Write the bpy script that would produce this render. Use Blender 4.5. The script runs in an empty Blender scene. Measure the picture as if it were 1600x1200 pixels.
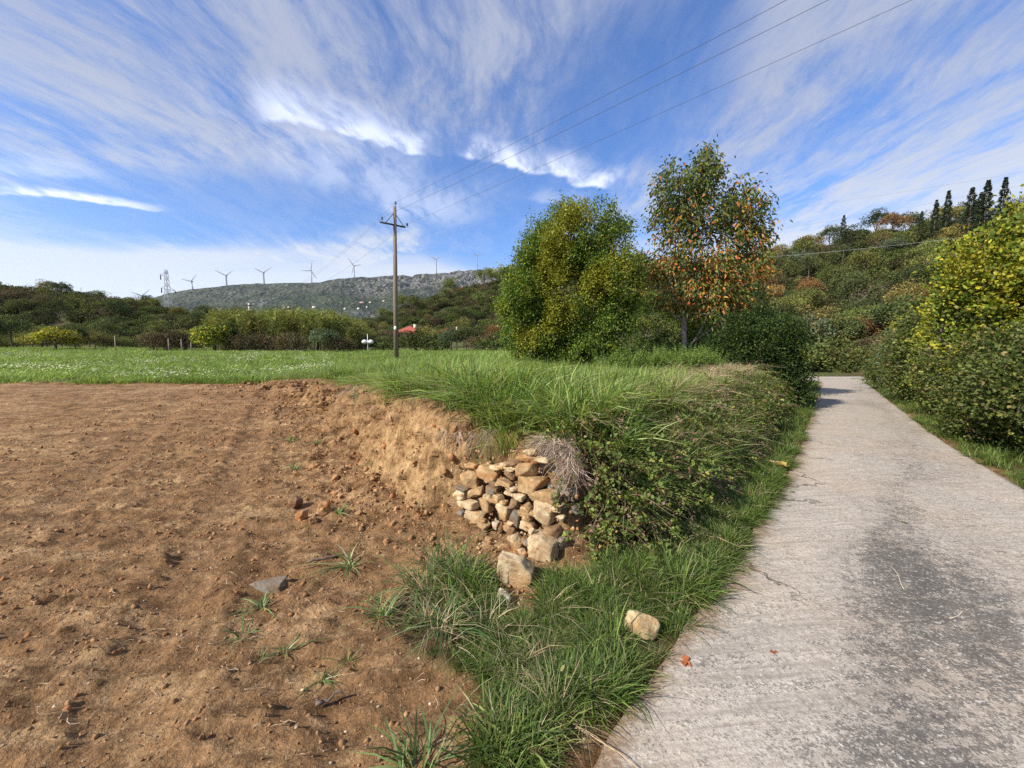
import bpy, math, random
import numpy as np
from mathutils import Vector
rng = np.random.default_rng(7)
random.seed(7)
S = bpy.context.scene
C = S.collection
PI = math.pi
# ------------------------------------------------------------------ camera, sun, sky, exposure
PITCH = math.radians(5.1); SP, CP = math.sin(PITCH), math.cos(PITCH)
FPX = 622.0; CAMZ = 1.6
cd = bpy.data.cameras.new('camera'); cam = bpy.data.objects.new('camera', cd); C.objects.link(cam)
cam.location = (0, 0, CAMZ); cam.rotation_euler = (PI/2-PITCH, 0, 0)
cd.lens = FPX/1600*36; cd.sensor_width = 36; cd.clip_start = .05; cd.clip_end = 20000
S.camera = cam
SUN_EL, SUN_AZ = math.radians(37), math.radians(-123)
sd = Vector((math.cos(SUN_EL)*math.sin(SUN_AZ), math.cos(SUN_EL)*math.cos(SUN_AZ), math.sin(SUN_EL)))
sl = bpy.data.lights.new('sun', 'SUN'); so = bpy.data.objects.new('sun', sl); C.objects.link(so)
sl.energy = 4.6; sl.angle = math.radians(.6); sl.color = (1, .93, .82)
so.rotation_euler = sd.to_track_quat('Z', 'Y').to_euler(); so.location = (0, 0, 50)
S.view_settings.view_transform = 'Standard'; S.view_settings.look = 'None'
S.view_settings.exposure = .66; S.view_settings.gamma = 1
S.cycles.use_denoising = False
S.cycles.max_bounces = 6; S.cycles.transparent_max_bounces = 8
S.cycles.diffuse_bounces = 3; S.cycles.glossy_bounces = 2; S.cycles.transmission_bounces = 3
S.cycles.sample_clamp_indirect = 4
S.cycles.use_adaptive_sampling = True; S.cycles.adaptive_threshold = .008; S.cycles.adaptive_min_samples = 48

class NT:
    """small node-tree writer"""
    def __init__(s, tree):
        s.t = tree; s.n = tree.nodes; s.l = tree.links
    def node(s, kind, **kw):
        nd = s.n.new(kind)
        for k, v in kw.items(): setattr(nd, k, v)
        return nd
    def put(s, inp, v):
        if isinstance(v, bpy.types.NodeSocket): s.l.new(v, inp)
        elif v is not None:
            if hasattr(inp.default_value, '__len__') and not hasattr(v, '__len__'): v = (v,)*len(inp.default_value)
            elif hasattr(inp.default_value, '__len__') and len(inp.default_value) == 4 and len(v) == 3: v = (*v, 1)
            inp.default_value = v
    def m(s, op, a, b=None, c=None, clamp=False):
        nd = s.node('ShaderNodeMath', operation=op, use_clamp=clamp)
        for i, v in enumerate((a, b, c)):
            if v is not None: s.put(nd.inputs[i], v)
        return nd.outputs[0]
    def ramp(s, v, a, b, lo=0., hi=1., smooth=True):
        nd = s.node('ShaderNodeMapRange', interpolation_type='SMOOTHSTEP' if smooth else 'LINEAR')
        s.put(nd.inputs[0], v); s.put(nd.inputs[1], a); s.put(nd.inputs[2], b); s.put(nd.inputs[3], lo); s.put(nd.inputs[4], hi)
        return nd.outputs[0]
    def noise(s, vec, scale, detail=3, rough=.5, dist=0., out=0, lac=2.):
        nd = s.node('ShaderNodeTexNoise'); s.put(nd.inputs['Vector'], vec)
        for k, v in (('Scale', scale), ('Detail', detail), ('Roughness', rough), ('Distortion', dist), ('Lacunarity', lac)): s.put(nd.inputs[k], v)
        return nd.outputs[out]
    def vor(s, vec, scale, feature='F1', out=0, rnd=1.):
        nd = s.node('ShaderNodeTexVoronoi', feature=feature); s.put(nd.inputs['Vector'], vec); s.put(nd.inputs['Scale'], scale)
        s.put(nd.inputs['Randomness'], rnd)
        return nd.outputs[out]
    def mapping(s, vec, loc=(0, 0, 0), rot=(0, 0, 0), sc=(1, 1, 1)):
        nd = s.node('ShaderNodeMapping'); s.put(nd.inputs[0], vec); s.put(nd.inputs[1], loc); s.put(nd.inputs[2], rot); s.put(nd.inputs[3], sc)
        return nd.outputs[0]
    def mix(s, f, a, b, mode='MIX'):
        nd = s.node('ShaderNodeMix', data_type='RGBA', blend_type=mode); s.put(nd.inputs[0], f); s.put(nd.inputs[6], a); s.put(nd.inputs[7], b)
        return nd.outputs[2]
    def xyz(s, v):
        nd = s.node('ShaderNodeSeparateXYZ'); s.put(nd.inputs[0], v); return nd.outputs
    def comb(s, x, y, z):
        nd = s.node('ShaderNodeCombineXYZ')
        for i, v in enumerate((x, y, z)): s.put(nd.inputs[i], v)
        return nd.outputs[0]
    def bump(s, h, strength=.5, dist=.02, nrm=None):
        nd = s.node('ShaderNodeBump'); s.put(nd.inputs['Strength'], strength); s.put(nd.inputs['Distance'], dist); s.put(nd.inputs['Height'], h)
        if nrm is not None: s.put(nd.inputs['Normal'], nrm)
        return nd.outputs[0]

W = bpy.data.worlds.new('World'); S.world = W; W.use_nodes = True
w = NT(W.node_tree); bg = W.node_tree.nodes['Background']
sky = w.node('ShaderNodeTexSky', sky_type='NISHITA', sun_disc=False, sun_elevation=SUN_EL, sun_rotation=SUN_AZ % (2*PI))
sky.air_density = 1.0; sky.dust_density = .6; sky.ozone_density = 2.0
dv = w.node('ShaderNodeTexCoord').outputs['Generated']
dx, dy, dz = w.xyz(dv)
dzc = w.m('MAXIMUM', dz, .0)
den = w.m('ADD', dzc, .10)
cx_, cy_ = w.m('DIVIDE', dx, den), w.m('DIVIDE', dy, den)
P2 = w.comb(cx_, cy_, 0.)                     # the plane the cirrus lies in
warp = w.noise(P2, .9, 3, .5, out=1)
P3 = w.node('ShaderNodeVectorMath', operation='MULTIPLY_ADD'); w.put(P3.inputs[0], warp); w.put(P3.inputs[1], (.55, .55, 0)); w.put(P3.inputs[2], P2)
P3 = P3.outputs[0]
st = w.mapping(P3, rot=(0, 0, math.radians(-32)), sc=(1.0, .34, 1))
st2 = w.mapping(P3, loc=(3.1, 1.7, 0), rot=(0, 0, math.radians(20)), sc=(.9, .38, 1))
n1 = w.noise(st, 2.6, 7, .62, .25)
n1b = w.noise(st2, 3.6, 6, .6, .4)
big = w.noise(w.mapping(P2, loc=(1.3, .4, 0)), .55, 3, .5)
fine = w.noise(w.mapping(P3, rot=(0, 0, math.radians(-25)), sc=(1.7, .55, 1)), 9., 8, .70)
streak = w.m('ADD', w.m('MULTIPLY', n1, .55), w.m('MULTIPLY', n1b, .45))
streak = w.m('ADD', w.m('MULTIPLY', w.m('SUBTRACT', streak, .5), 1.35), w.m('ADD', .5, w.m('MULTIPLY', w.m('SUBTRACT', fine, .5), .55)))
cover = w.m('ADD', w.m('ADD', streak, .03), w.m('MULTIPLY', w.m('SUBTRACT', big, .5), .55))
# veil to the right and overhead left, clearer centre
side = w.ramp(cx_, -.2, 3.2, 0., .14)
leftv = w.ramp(cx_, -.2, -1.6, 0., .05)
cover = w.m('ADD', cover, w.m('ADD', side, leftv))
veil = w.ramp(cover, .36, .74, .08, .92)
# low bank of pale cloud above the horizon, blue gap over it
hb = w.ramp(w.m('ADD', dz, w.m('MULTIPLY', w.m('SUBTRACT', w.noise(w.mapping(P2, sc=(.35, 1.6, 1)), 1.0, 5, .55), .5), .22)), .30, .15, 0., .85)
hb = w.m('MULTIPLY', hb, w.ramp(dz, .0, .07, .75, 1.))
veil = w.m('MAXIMUM', veil, hb)
def band(p, q, width, hard, soft, seed):
    """bright wisp along the line p-q of the cirrus plane: a crisp near edge, feathered far edge"""
    ax, ay = p; bx, by = q; L = math.hypot(bx-ax, by-ay); ux, uy = (bx-ax)/L, (by-ay)/L
    rx, ry = w.m('SUBTRACT', cx_, ax), w.m('SUBTRACT', cy_, ay)
    al = w.m('ADD', w.m('MULTIPLY', rx, ux), w.m('MULTIPLY', ry, uy))
    ac = w.m('ADD', w.m('MULTIPLY', rx, -uy), w.m('MULTIPLY', ry, ux))
    wob = w.m('MULTIPLY', w.m('SUBTRACT', w.noise(w.comb(al, seed, 0.), 2.6, 4, .6), .5), width*3.2)
    ac = w.m('ADD', ac, wob)
    fr = w.noise(w.mapping(P3, loc=(seed, 0, 0), rot=(0, 0, math.radians(-20)), sc=(1.6, .7, 1)), 5., 5, .6)
    a = w.ramp(ac, -hard*width, width*.5, 1., 0.)         # towards the viewer: feathered
    a = w.ramp(ac, -width*soft, 0., 0., 1.); b = w.ramp(ac, width*.3, width*(.3+hard), 1., 0.)
    e = w.m('MULTIPLY', w.ramp(al, -.15, .2, 0., 1.), w.ramp(al, L-.25, L+.1, 1., 0.))
    v = w.m('MULTIPLY', w.m('MULTIPLY', a, b), e)
    gaps = w.ramp(w.noise(w.comb(al, seed+5., 0.), 2.0, 3, .5), .30, .46, .12, 1.)
    return w.m('MULTIPLY', w.m('MULTIPLY', v, gaps), w.ramp(fr, .28, .6, .25, 1.))
K = .10
def cp(px, py):
    u, v = (px-800)/FPX, (py-600)/FPX
    d = np.array([u, CP-v*SP, -(SP+v*CP)]); d /= np.linalg.norm(d)
    return d[0]/(d[2]+K), d[1]/(d[2]+K)
b1 = band(cp(350, 165), cp(1010, 300), .13, .35, 1.7, 2.3)
b2 = band(cp(-60, 285), cp(270, 330), .10, .5, 1.1, 9.1)
b3 = band(cp(-60, 255), cp(180, 275), .12, .6, 1.6, 4.6)
b4 = band(cp(840, 305), cp(900, 320), .12, .6, 1.4, 7.7)
b5 = band(cp(430, 235), cp(760, 345), .30, 1.2, 2.0, 6.1)
bright = w.m('MAXIMUM', w.m('MAXIMUM', b1, b2), w.m('MAXIMUM', w.m('MULTIPLY', b3, .6), w.m('MAXIMUM', b4, w.m('MULTIPLY', b5, .55))))
def gap(px, py, rx, ry):
    """a clearing in the veil"""
    X, Y = cp(px, py)
    q = w.m('ADD', w.m('POWER', w.m('ABSOLUTE', w.m('DIVIDE', w.m('SUBTRACT', cx_, X), rx)), 2.), w.m('POWER', w.m('ABSOLUTE', w.m('DIVIDE', w.m('SUBTRACT', cy_, Y), ry)), 2.))
    q = w.m('ADD', q, w.m('MULTIPLY', w.m('SUBTRACT', n1, .5), 1.6))
    return w.ramp(q, .2, 1.3, .78, 0.)
g = w.m('MAXIMUM', w.m('MAXIMUM', gap(760, 310, .75, .5), gap(330, 335, 1.3, .55)), w.m('MAXIMUM', gap(770, 385, .5, .9), gap(1000, 150, .35, .5)))
veil = w.m('MULTIPLY', veil, w.m('SUBTRACT', 1., g))
tot = w.m('MAXIMUM', veil, bright)
skyc = w.mix(1., sky.outputs[0], (.40, .59, .88), 'MULTIPLY')
lift = w.m('ADD', w.m('MULTIPLY', bright, 2.0), w.ramp(dz, .0, .5, 4.6, 2.6))
cloudc = w.mix(1., w.mix(w.ramp(dz, .1, .5), (.90, .96, 1.04), (.80, .88, 1.13)), w.comb(lift, lift, lift), 'MULTIPLY')
w.put(bg.inputs[0], w.mix(tot, skyc, cloudc)); bg.inputs[1].default_value = .15
W.cycles.sampling_method = 'MANUAL'; W.cycles.sample_map_resolution = 256

# ------------------------------------------------------------------ numbers
def ss(a, b, x):
    t = np.clip((x-a)/(b-a), 0, 1); return t*t*(3-2*t)
def _h(ix, iy, iz, seed):
    n = (ix*374761393 + iy*668265263 + iz*2147483647 + seed*1274126177) & 0xffffffff
    n = ((n ^ (n >> 13))*1274126177) & 0xffffffff
    n = ((n ^ (n >> 16))*2246822519) & 0xffffffff
    return ((n ^ (n >> 15)) & 0xffffff)/float(0xffffff)
def vn(x, y, z=0., seed=0):
    x = np.asarray(x, float); y = np.asarray(y, float); z = np.zeros_like(x)+z
    ix, iy, iz = np.floor(x).astype(np.int64), np.floor(y).astype(np.int64), np.floor(z).astype(np.int64)
    fx, fy, fz = x-ix, y-iy, z-iz
    fx, fy, fz = [f*f*(3-2*f) for f in (fx, fy, fz)]
    def l(a, b, t): return a+(b-a)*t
    def pl(k): return l(l(_h(ix, iy, iz+k, seed), _h(ix+1, iy, iz+k, seed), fx), l(_h(ix, iy+1, iz+k, seed), _h(ix+1, iy+1, iz+k, seed), fx), fy)
    return l(pl(0), pl(1), fz)*2-1
def fbm(x, y, z=0., oct=4, seed=0, gain=.5):
    s, a = 0, 1.
    for i in range(oct):
        s = s+a*vn(np.asarray(x)*2**i, np.asarray(y)*2**i, np.asarray(z)*2**i, seed+i); a *= gain
    return s
def seg_d(px, py, pts):
    d = np.full(np.shape(px), 1e9)
    for (ax, ay), (bx, by) in zip(pts[:-1], pts[1:]):
        vx, vy = bx-ax, by-ay; L = vx*vx+vy*vy+1e-12
        t = np.clip(((px-ax)*vx+(py-ay)*vy)/L, 0, 1)
        d = np.minimum(d, np.hypot(px-ax-t*vx, py-ay-t*vy))
    return d
def inside(px, py, poly):
    r = np.zeros(np.shape(px), bool); n = len(poly)
    for i in range(n):
        ax, ay = poly[i]; bx, by = poly[(i+1) % n]
        c = (ay > py) != (by > py)
        with np.errstate(divide='ignore', invalid='ignore'):
            xx = (bx-ax)*(py-ay)/(by-ay+1e-15)+ax
        r ^= c & (px < xx)
    return r
def sdist(px, py, poly):
    d = seg_d(px, py, list(poly)+[poly[0]])
    return np.where(inside(px, py, poly), d, -d)

# ------------------------------------------------------------------ lie of the land
TOE_L = [(-60, 12.6), (-30, 12.2), (-20, 11.9), (-13, 12.0), (-9.5, 12.2), (-7.4, 11.9), (-6.0, 10.3), (-4.0, 8.2), (-2.65, 6.3), (-1.95, 5.1), (-1.49, 4.5), (-.95, 3.9), (-.47, 3.5), (-.05, 3.12), (.42, 2.82)]
TOE_R = [(.42, 2.82), (1.05, 3.2), (2.14, 4.4), (3.5, 6.0), (5.0, 7.85), (6.8, 10.3), (9, 13.3), (12.3, 18), (15.5, 22.5), (16.5, 24.5)]
TERR = TOE_L+TOE_R[1:]+[(12, 25.5), (8, 32), (10, 60), (-60, 60), (-200, 60), (-200, 12.8)]
def zroad(x, y): return -.28*ss(7, 25, np.asarray(y, float))
def hills(x, y):
    def g(cx, cy, sx, sy, h, r=0.):
        c, s = math.cos(r), math.sin(r); X, Y = (x-cx)*c+(y-cy)*s, -(x-cx)*s+(y-cy)*c
        return h*np.exp(-.5*((X/sx)**2+(Y/sy)**2))
    A = g(95, 108, 38, 38, 26) + g(150, 82, 38, 36, 11)
    B = g(40, 205, 42, 40, 40, -.2) + g(-10, 155, 42, 26, 14)
    L = (g(-140, 98, 42, 24, 14) + g(-80, 96, 24, 12, 2.5))*ss(62, 88, y)
    return A+B+L+1.2*fbm(x/25, y/25, oct=2, seed=9)*ss(60, 90, np.hypot(x, y))
def zlow(x, y):
    x = np.asarray(x, float); y = np.asarray(y, float)
    wdt = .5+.1*np.abs(y)
    wr = ss(-wdt, wdt, x-(.6*y-1.4))
    left = .48*ss(4.5, 12.5, y)+.62*ss(12, 48, y)
    return left*(1-wr)+zroad(x, y)*wr
def ztop(x, y):
    x = np.asarray(x, float); y = np.asarray(y, float)
    a = .55+.33*ss(-8.5, -2.5, x)+.02*np.clip(y-3, 0, 9)*ss(-8, -2, x)
    z = a+(1.12-a)*ss(12, 45, y)
    z = z-.20*np.exp(-.5*(seg_d(x, y, [(-3.6, 8.6), (-2.4, 8.0), (-.5, 7.8), (.8, 8.3)])/.35)**2)
    z = z+.10*np.exp(-.5*(((x+.3)/1.6)**2+((y-5.2)/1.3)**2))
    return z
RUTS = [((-2.6, .5), (-9.2, 11.5)), ((-1.15, .6), (-6.9, 11.2)), ((-4.6, 1.2), (-14., 11.))]
def dright(x, y): return (x-5.7)*.803-(y-4.3)*.596
def H(x, y, micro=True):
    x = np.asarray(x, float); y = np.asarray(y, float)
    d = sdist(x, y, TERR)
    left = (x < .3+.0*y) | (y > 20)
    lo, hi = np.where(x < .35, .14, .02), np.where(x < .35, .46, .50)
    t = ss(lo, hi, d)
    base = zlow(x, y)
    z = base+(ztop(x, y)-base)*t
    dr = dright(x, y)
    z = z+.34*np.clip(dr-.9, 0, 9)*ss(-4, 2, y)*ss(60, 30, y)*(y < 60)
    r = np.hypot(x, y)
    z = z+hills(x, y)*ss(32, 75, r)
    if micro:
        soil = (1-t)*ss(1.0, -.2, x-(.6*y-1.4))
        n = fbm(x*1.1, y*1.1, oct=3, seed=3)*.014+fbm(x*6, y*9, oct=4, seed=5, gain=.66)*.010+np.abs(fbm(x*2.2+y*1.2, y*4-x*2., oct=3, seed=31))*.012
        n = n+np.maximum(fbm(x*17, y*17, oct=3, seed=23)-.1, 0)*.028+.012*fbm(x*11, y*16, oct=3, seed=24)
        rows = np.sin((x*.75+y*.65)*9+2*fbm(x*.8, y*.8, seed=41))*.008*(fbm(x*.5, y*.5, seed=43) > -.3)
        near_bank = np.exp(-.5*(d/.55)**2)*(x < .3)*ss(3.2, 4.2, y)
        n = n+near_bank*np.maximum(fbm(x*6, y*6, oct=3, seed=12), 0)*.07
        for a_, b_ in RUTS:
            dd = seg_d(x, y, [a_, b_]); L_ = math.hypot(b_[0]-a_[0], b_[1]-a_[1]); al = ((x-a_[0])*(b_[0]-a_[0])+(y-a_[1])*(b_[1]-a_[1]))/L_
            wv = np.exp(-(dd/.17)**4); n = n*(1-.55*wv)-.018*wv+.004*wv*np.sin(al*38+dd*14)+.014*np.exp(-((dd-.27)/.07)**2)
        z = z+soil*(n+rows)*ss(40, 12, r)
        z = z+(1-soil)*.02*fbm(x*2, y*2, oct=3, seed=15)*ss(60, 30, r)
        z = z+t*fbm(x*1.4, y*1.4, oct=2, seed=19)*.05*ss(60, 30, r)
    return z
def ray(px, py):
    u, v = (px-800)/FPX, (py-600)/FPX
    return u, CP-v*SP, -(SP+v*CP)
def G(px, py, f=None, t0=None):
    """where the line of sight through a photo pixel meets the land (or a height / height function)"""
    u, a, b = ray(px, py)
    if f is None: f = lambda x, y: H(x, y, False)
    if not callable(f):
        t = (f-CAMZ)/b; return np.array([u*t, a*t, f])
    ts = np.concatenate([np.linspace(.8, 30, 1500), np.linspace(30, 400, 1500)])
    z = CAMZ+b*ts-f(u*ts, a*ts)
    i = np.argmax(z < 0) if (z < 0).any() else len(ts)-1
    t = ts[i]; return np.array([u*t, a*t, CAMZ+b*t])
def at(px, py, Y):
    u, a, b = ray(px, py); t = Y/a
    return np.array([u*t, Y, CAMZ+b*t])

# road edges, from where they are seen to lie on the road's own surface
eL = [G(*p, zroad)[:2] for p in [(930, 1200), (1000, 1092), (1040, 1040), (1080, 980), (1140, 880), (1210, 780), (1245, 715), (1264, 660), (1275, 620), (1279, 600), (1275, 592)]]
eR = [G(*p, zroad)[:2] for p in [(1600, 768), (1540, 733), (1480, 697), (1437, 665), (1395, 632), (1365, 608), (1346, 594)]]
eL = [np.array([-2.8, -2.6]), np.array([-.6, .2])]+eL
eR = [np.array([1.2, -2.2]), np.array([3.6, 1.4])]+eR
def resample(pts, n):
    pts = np.array(pts); s = np.r_[0, np.cumsum(np.hypot(*np.diff(pts, axis=0).T))]
    q = np.linspace(0, s[-1], n)
    o = np.c_[np.interp(q, s, pts[:, 0]), np.interp(q, s, pts[:, 1])]
    k = np.hanning(max(3, n//20)|1); k /= k.sum(); m = len(k)//2
    p = np.c_[np.convolve(np.pad(o[:, 0], m, 'reflect', reflect_type='odd'), k, 'valid'), np.convolve(np.pad(o[:, 1], m, 'reflect', reflect_type='odd'), k, 'valid')]
    return p
RL, RR = resample(eL, 420), resample(eR, 420)
ROADPOLY = [tuple(p) for p in RL[::8]]+[tuple(p) for p in RR[::-8]]

# ------------------------------------------------------------------ object helpers
def tag(o, label=None, cat=None, group=None, kind=None):
    if label: o['label'] = label
    if cat: o['category'] = cat
    if group: o['group'] = group
    if kind: o['kind'] = kind
    return o
def mesh(name, V, F, mat=None, col=None, smooth=False, uv=None):
    V = np.asarray(V, np.float32); F = np.asarray(F, np.int32)
    me = bpy.data.meshes.new(name); k = F.shape[1]
    me.vertices.add(len(V)); me.vertices.foreach_set('co', V.ravel())
    me.loops.add(F.size); me.loops.foreach_set('vertex_index', F.ravel())
    me.polygons.add(len(F)); me.polygons.foreach_set('loop_start', np.arange(0, F.size, k, dtype=np.int32))
    if smooth: me.polygons.foreach_set('use_smooth', np.ones(len(F), bool))
    me.update(calc_edges=True); me.validate()
    if col is not None:
        a = me.color_attributes.new('Col', 'FLOAT_COLOR', 'POINT')
        c = np.ones((len(V), 4), np.float32); c[:, :np.shape(col)[1]] = col; a.data.foreach_set('color', c.ravel())
    if uv is not None:
        a = me.attributes.new('rc', 'FLOAT_VECTOR', 'POINT'); c = np.zeros((len(V), 3), np.float32); c[:, :2] = uv; a.data.foreach_set('vector', c.ravel())
    if mat: me.materials.append(mat)
    return me
def link(name, me, parent=None, loc=(0, 0, 0), rz=0, sc=1.):
    o = bpy.data.objects.new(name, me); C.objects.link(o); o.location = loc; o.rotation_euler = (0, 0, rz)
    o.scale = (sc,)*3 if np.isscalar(sc) else sc
    if parent: o.parent = parent
    return o
def empty(name, loc, rz=0, sc=1.):
    return link(name, None, None, loc, rz, sc)
def merge(parts):
    V, F, Cc, n = [], [], [], 0
    for p in parts:
        V.append(p[0]); F.append(np.asarray(p[1])+n); n += len(p[0])
        if len(p) > 2: Cc.append(p[2])
    V = np.concatenate(V); F = np.concatenate(F)
    return (V, F, np.concatenate(Cc)) if Cc else (V, F)
def tube(pts, rad, sides=6, cap=True):
    pts = np.asarray(pts, float); n = len(pts); rad = np.zeros(n)+rad
    T = np.gradient(pts, axis=0); T /= np.linalg.norm(T, axis=1)[:, None]+1e-9
    ref = np.array([0, 0, 1.]) if abs(T[:, 2]).mean() < .9 else np.array([1., 0, 0])
    A = np.cross(T, ref); A /= np.linalg.norm(A, axis=1)[:, None]+1e-9; B = np.cross(T, A)
    a = np.linspace(0, 2*PI, sides, endpoint=False)
    V = pts[:, None]+rad[:, None, None]*(A[:, None]*np.cos(a)[None, :, None]+B[:, None]*np.sin(a)[None, :, None])
    V = V.reshape(-1, 3)
    i = np.arange(n-1)[:, None]*sides; j = np.arange(sides)[None]; k = (j+1) % sides
    F = np.stack([i+j, i+k, i+sides+k, i+sides+j], -1).reshape(-1, 4)
    if cap:
        V = np.r_[V, pts[:1], pts[-1:]]; c0, c1 = n*sides, n*sides+1; m = (n-1)*sides
        e = [[c0, (q+1) % sides, q, q] for q in range(sides)]+[[c1, m+q, m+(q+1) % sides, m+(q+1) % sides] for q in range(sides)]
        # degenerate quads are avoided: fold caps as quads over two steps
        e = []
        for q in range(0, sides-1, 2): e += [[c0, (q+2) % sides, q+1, q], [c1, m+q, m+q+1, m+(q+2) % sides]]
        F = np.r_[F, np.array(e)]
    return V, F
def box(c, s, rz=0., taper=1.):
    x, y, z = [v/2 for v in s]
    V = np.array([[-x, -y, -z], [x, -y, -z], [x, y, -z], [-x, y, -z], [-x*taper, -y*taper, z], [x*taper, -y*taper, z], [x*taper, y*taper, z], [-x*taper, y*taper, z]])
    cc, sn = math.cos(rz), math.sin(rz); V = np.c_[V[:, 0]*cc-V[:, 1]*sn, V[:, 0]*sn+V[:, 1]*cc, V[:, 2]]+np.array(c)
    F = np.array([[0, 3, 2, 1], [4, 5, 6, 7], [0, 1, 5, 4], [1, 2, 6, 5], [2, 3, 7, 6], [3, 0, 4, 7]])
    return V, F
def unit(v): return v/(np.linalg.norm(v, axis=-1, keepdims=True)+1e-9)
def leaves(pos, d, L, Wd, col, fold=.25, up=None, ovate=True):
    """leaf blades: pos base, d direction, L length, Wd width (arrays)"""
    n = len(pos); d = unit(d); L = np.zeros(n)+L; Wd = np.zeros(n)+Wd
    r = unit(np.cross(d, unit(rng.normal(size=(n, 3)))) if up is None else np.cross(d, up)); nn = np.cross(r, d)
    w = Wd[:, None]; l = L[:, None]
    if ovate:
        V = np.stack([pos, pos+d*l*.3+r*w*.5+nn*w*fold, pos+d*l*.7+r*w*.38+nn*w*fold*.7, pos+d*l+nn*-.06*l, pos+d*l*.7-r*w*.38+nn*w*fold*.7, pos+d*l*.3-r*w*.5+nn*w*fold], 1).reshape(-1, 3)
        b = np.arange(n)[:, None]*6
        F = np.concatenate([b+np.array([0, 1, 2, 3]), b+np.array([0, 3, 4, 5])])
        c = np.repeat(col, 6, 0)
    else:
        V = np.stack([pos, pos+d*l*.5+r*w*.5, pos+d*l, pos+d*l*.5-r*w*.5], 1).reshape(-1, 3)
        F = np.arange(n)[:, None]*4+np.arange(4); c = np.repeat(col, 4, 0)
    return V, F, c
def pal(n, cols, wts, jit=.25):
    cols = np.array(cols, float); k = rng.choice(len(cols), n, p=np.array(wts)/np.sum(wts))
    return np.clip(cols[k]*(1+rng.normal(size=(n, 1))*jit)*(1+rng.normal(size=(n, 3))*.06), .004, .8)

# ------------------------------------------------------------------ materials
def newmat(name, rough=.8, spec=.3):
    m = bpy.data.materials.new(name); m.use_nodes = True; t = NT(m.node_tree); b = m.node_tree.nodes['Principled BSDF']
    b.inputs['Roughness'].default_value = rough; b.inputs['Specular IOR Level'].default_value = spec
    return m, t, b
def plain(name, col, rough=.7, var=.25, scale=8., metal=0., bump=0.):
    m, t, b = newmat(name, rough); co = t.node('ShaderNodeTexCoord').outputs['Object']
    n = t.noise(co, scale, 5, .6); c = np.array(col)
    t.put(b.inputs['Base Color'], t.mix(n, tuple(c*(1-var*1.6)), tuple(c*(1+var*1.6)))); b.inputs['Metallic'].default_value = metal
    if bump: t.put(b.inputs['Normal'], t.bump(n, .8, bump))
    return m
def leafmat(name, trans=.35, rough=.55, spec=.35, hue=.0, scale=.35, tint=(1, 1, 1)):
    m, t, b = newmat(name, rough, spec)
    a = t.node('ShaderNodeAttribute', attribute_name='Col').outputs['Color']
    a = t.mix(1., a, tint, 'MULTIPLY')
    if hue:
        r = t.node('ShaderNodeObjectInfo').outputs['Random']
        hs = t.node('ShaderNodeHueSaturation'); t.put(hs.inputs['Hue'], t.ramp(r, 0, 1, .5-hue, .5+hue*.6, False)); t.put(hs.inputs['Value'], t.ramp(t.m('FRACT', t.m('MULTIPLY', r, 7.31)), 0, 1, .72, 1.3, False)); t.put(hs.inputs['Color'], a); a = hs.outputs[0]
    co = t.node('ShaderNodeNewGeometry').outputs['Position']
    nz = t.noise(co, scale, 3, .5)
    a = t.mix(1., a, t.mix(nz, (.78, .80, .75), (1.22, 1.2, 1.15)), 'MULTIPLY')
    t.put(b.inputs['Base Color'], a)
    tr = t.node('ShaderNodeBsdfTranslucent'); t.put(tr.inputs[0], t.mix(1., a, (1.25, 1.3, .6), 'MULTIPLY'))
    mx = t.node('ShaderNodeMixShader'); t.put(mx.inputs[0], trans); t.l.new(b.outputs[0], mx.inputs[1]); t.l.new(tr.outputs[0], mx.inputs[2])
    t.l.new(mx.outputs[0], t.n['Material Output'].inputs[0])
    return m
M = {}
M['leaf'] = leafmat('leaf', .35)
M['farleaf'] = leafmat('woodland_leaf', .25, .7, .2, hue=.03, scale=.06, tint=(1.02, 1.0, 1.0))
M['grass'] = leafmat('grass_blade', .4, .5, .35, hue=.018, scale=.5)
M['fieldgrass'] = leafmat('field_grass', .35, .6, .3, hue=.02, scale=.12)
M['dry'] = leafmat('dry_stem', .1, .8, .2, hue=.01, scale=.5)
M['bark'] = plain('bark', (.13, .10, .075), .9, .35, 14, bump=.01)
M['palebark'] = plain('grey_bark', (.33, .27, .22), .9, .35, 18, bump=.006)
M['wood'] = plain('weathered_pole_wood', (.20, .155, .115), .85, .3, 10, bump=.004)
M['iron'] = plain('dark_iron', (.03, .03, .04), .5, .2, 20)
M['galv'] = plain('galvanised_steel', (.32, .34, .36), .5, .1, 5)
M['white'] = plain('white_paint', (.78, .78, .76), .5, .04, 4)
M['turbine'] = plain('pale_grey_paint', (.30, .31, .33), .5, .03, 3)
M['porcelain'] = plain('dark_insulator', (.015, .018, .03), .25, .1, 10)
M['rooftile'] = plain('red_roof_tile', (.33, .085, .055), .7, .2, 3)
M['plaster'] = plain('cream_plaster', (.62, .55, .45), .8, .1, 2)
M['pinkplaster'] = plain('pink_plaster', (.55, .33, .26), .8, .1, 2)
M['cable'] = plain('cable_metal', (.06, .06, .07), .6, .1, 5)
M['glass'] = plain('window_glass', (.05, .06, .07), .15, .1, 2)

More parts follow.
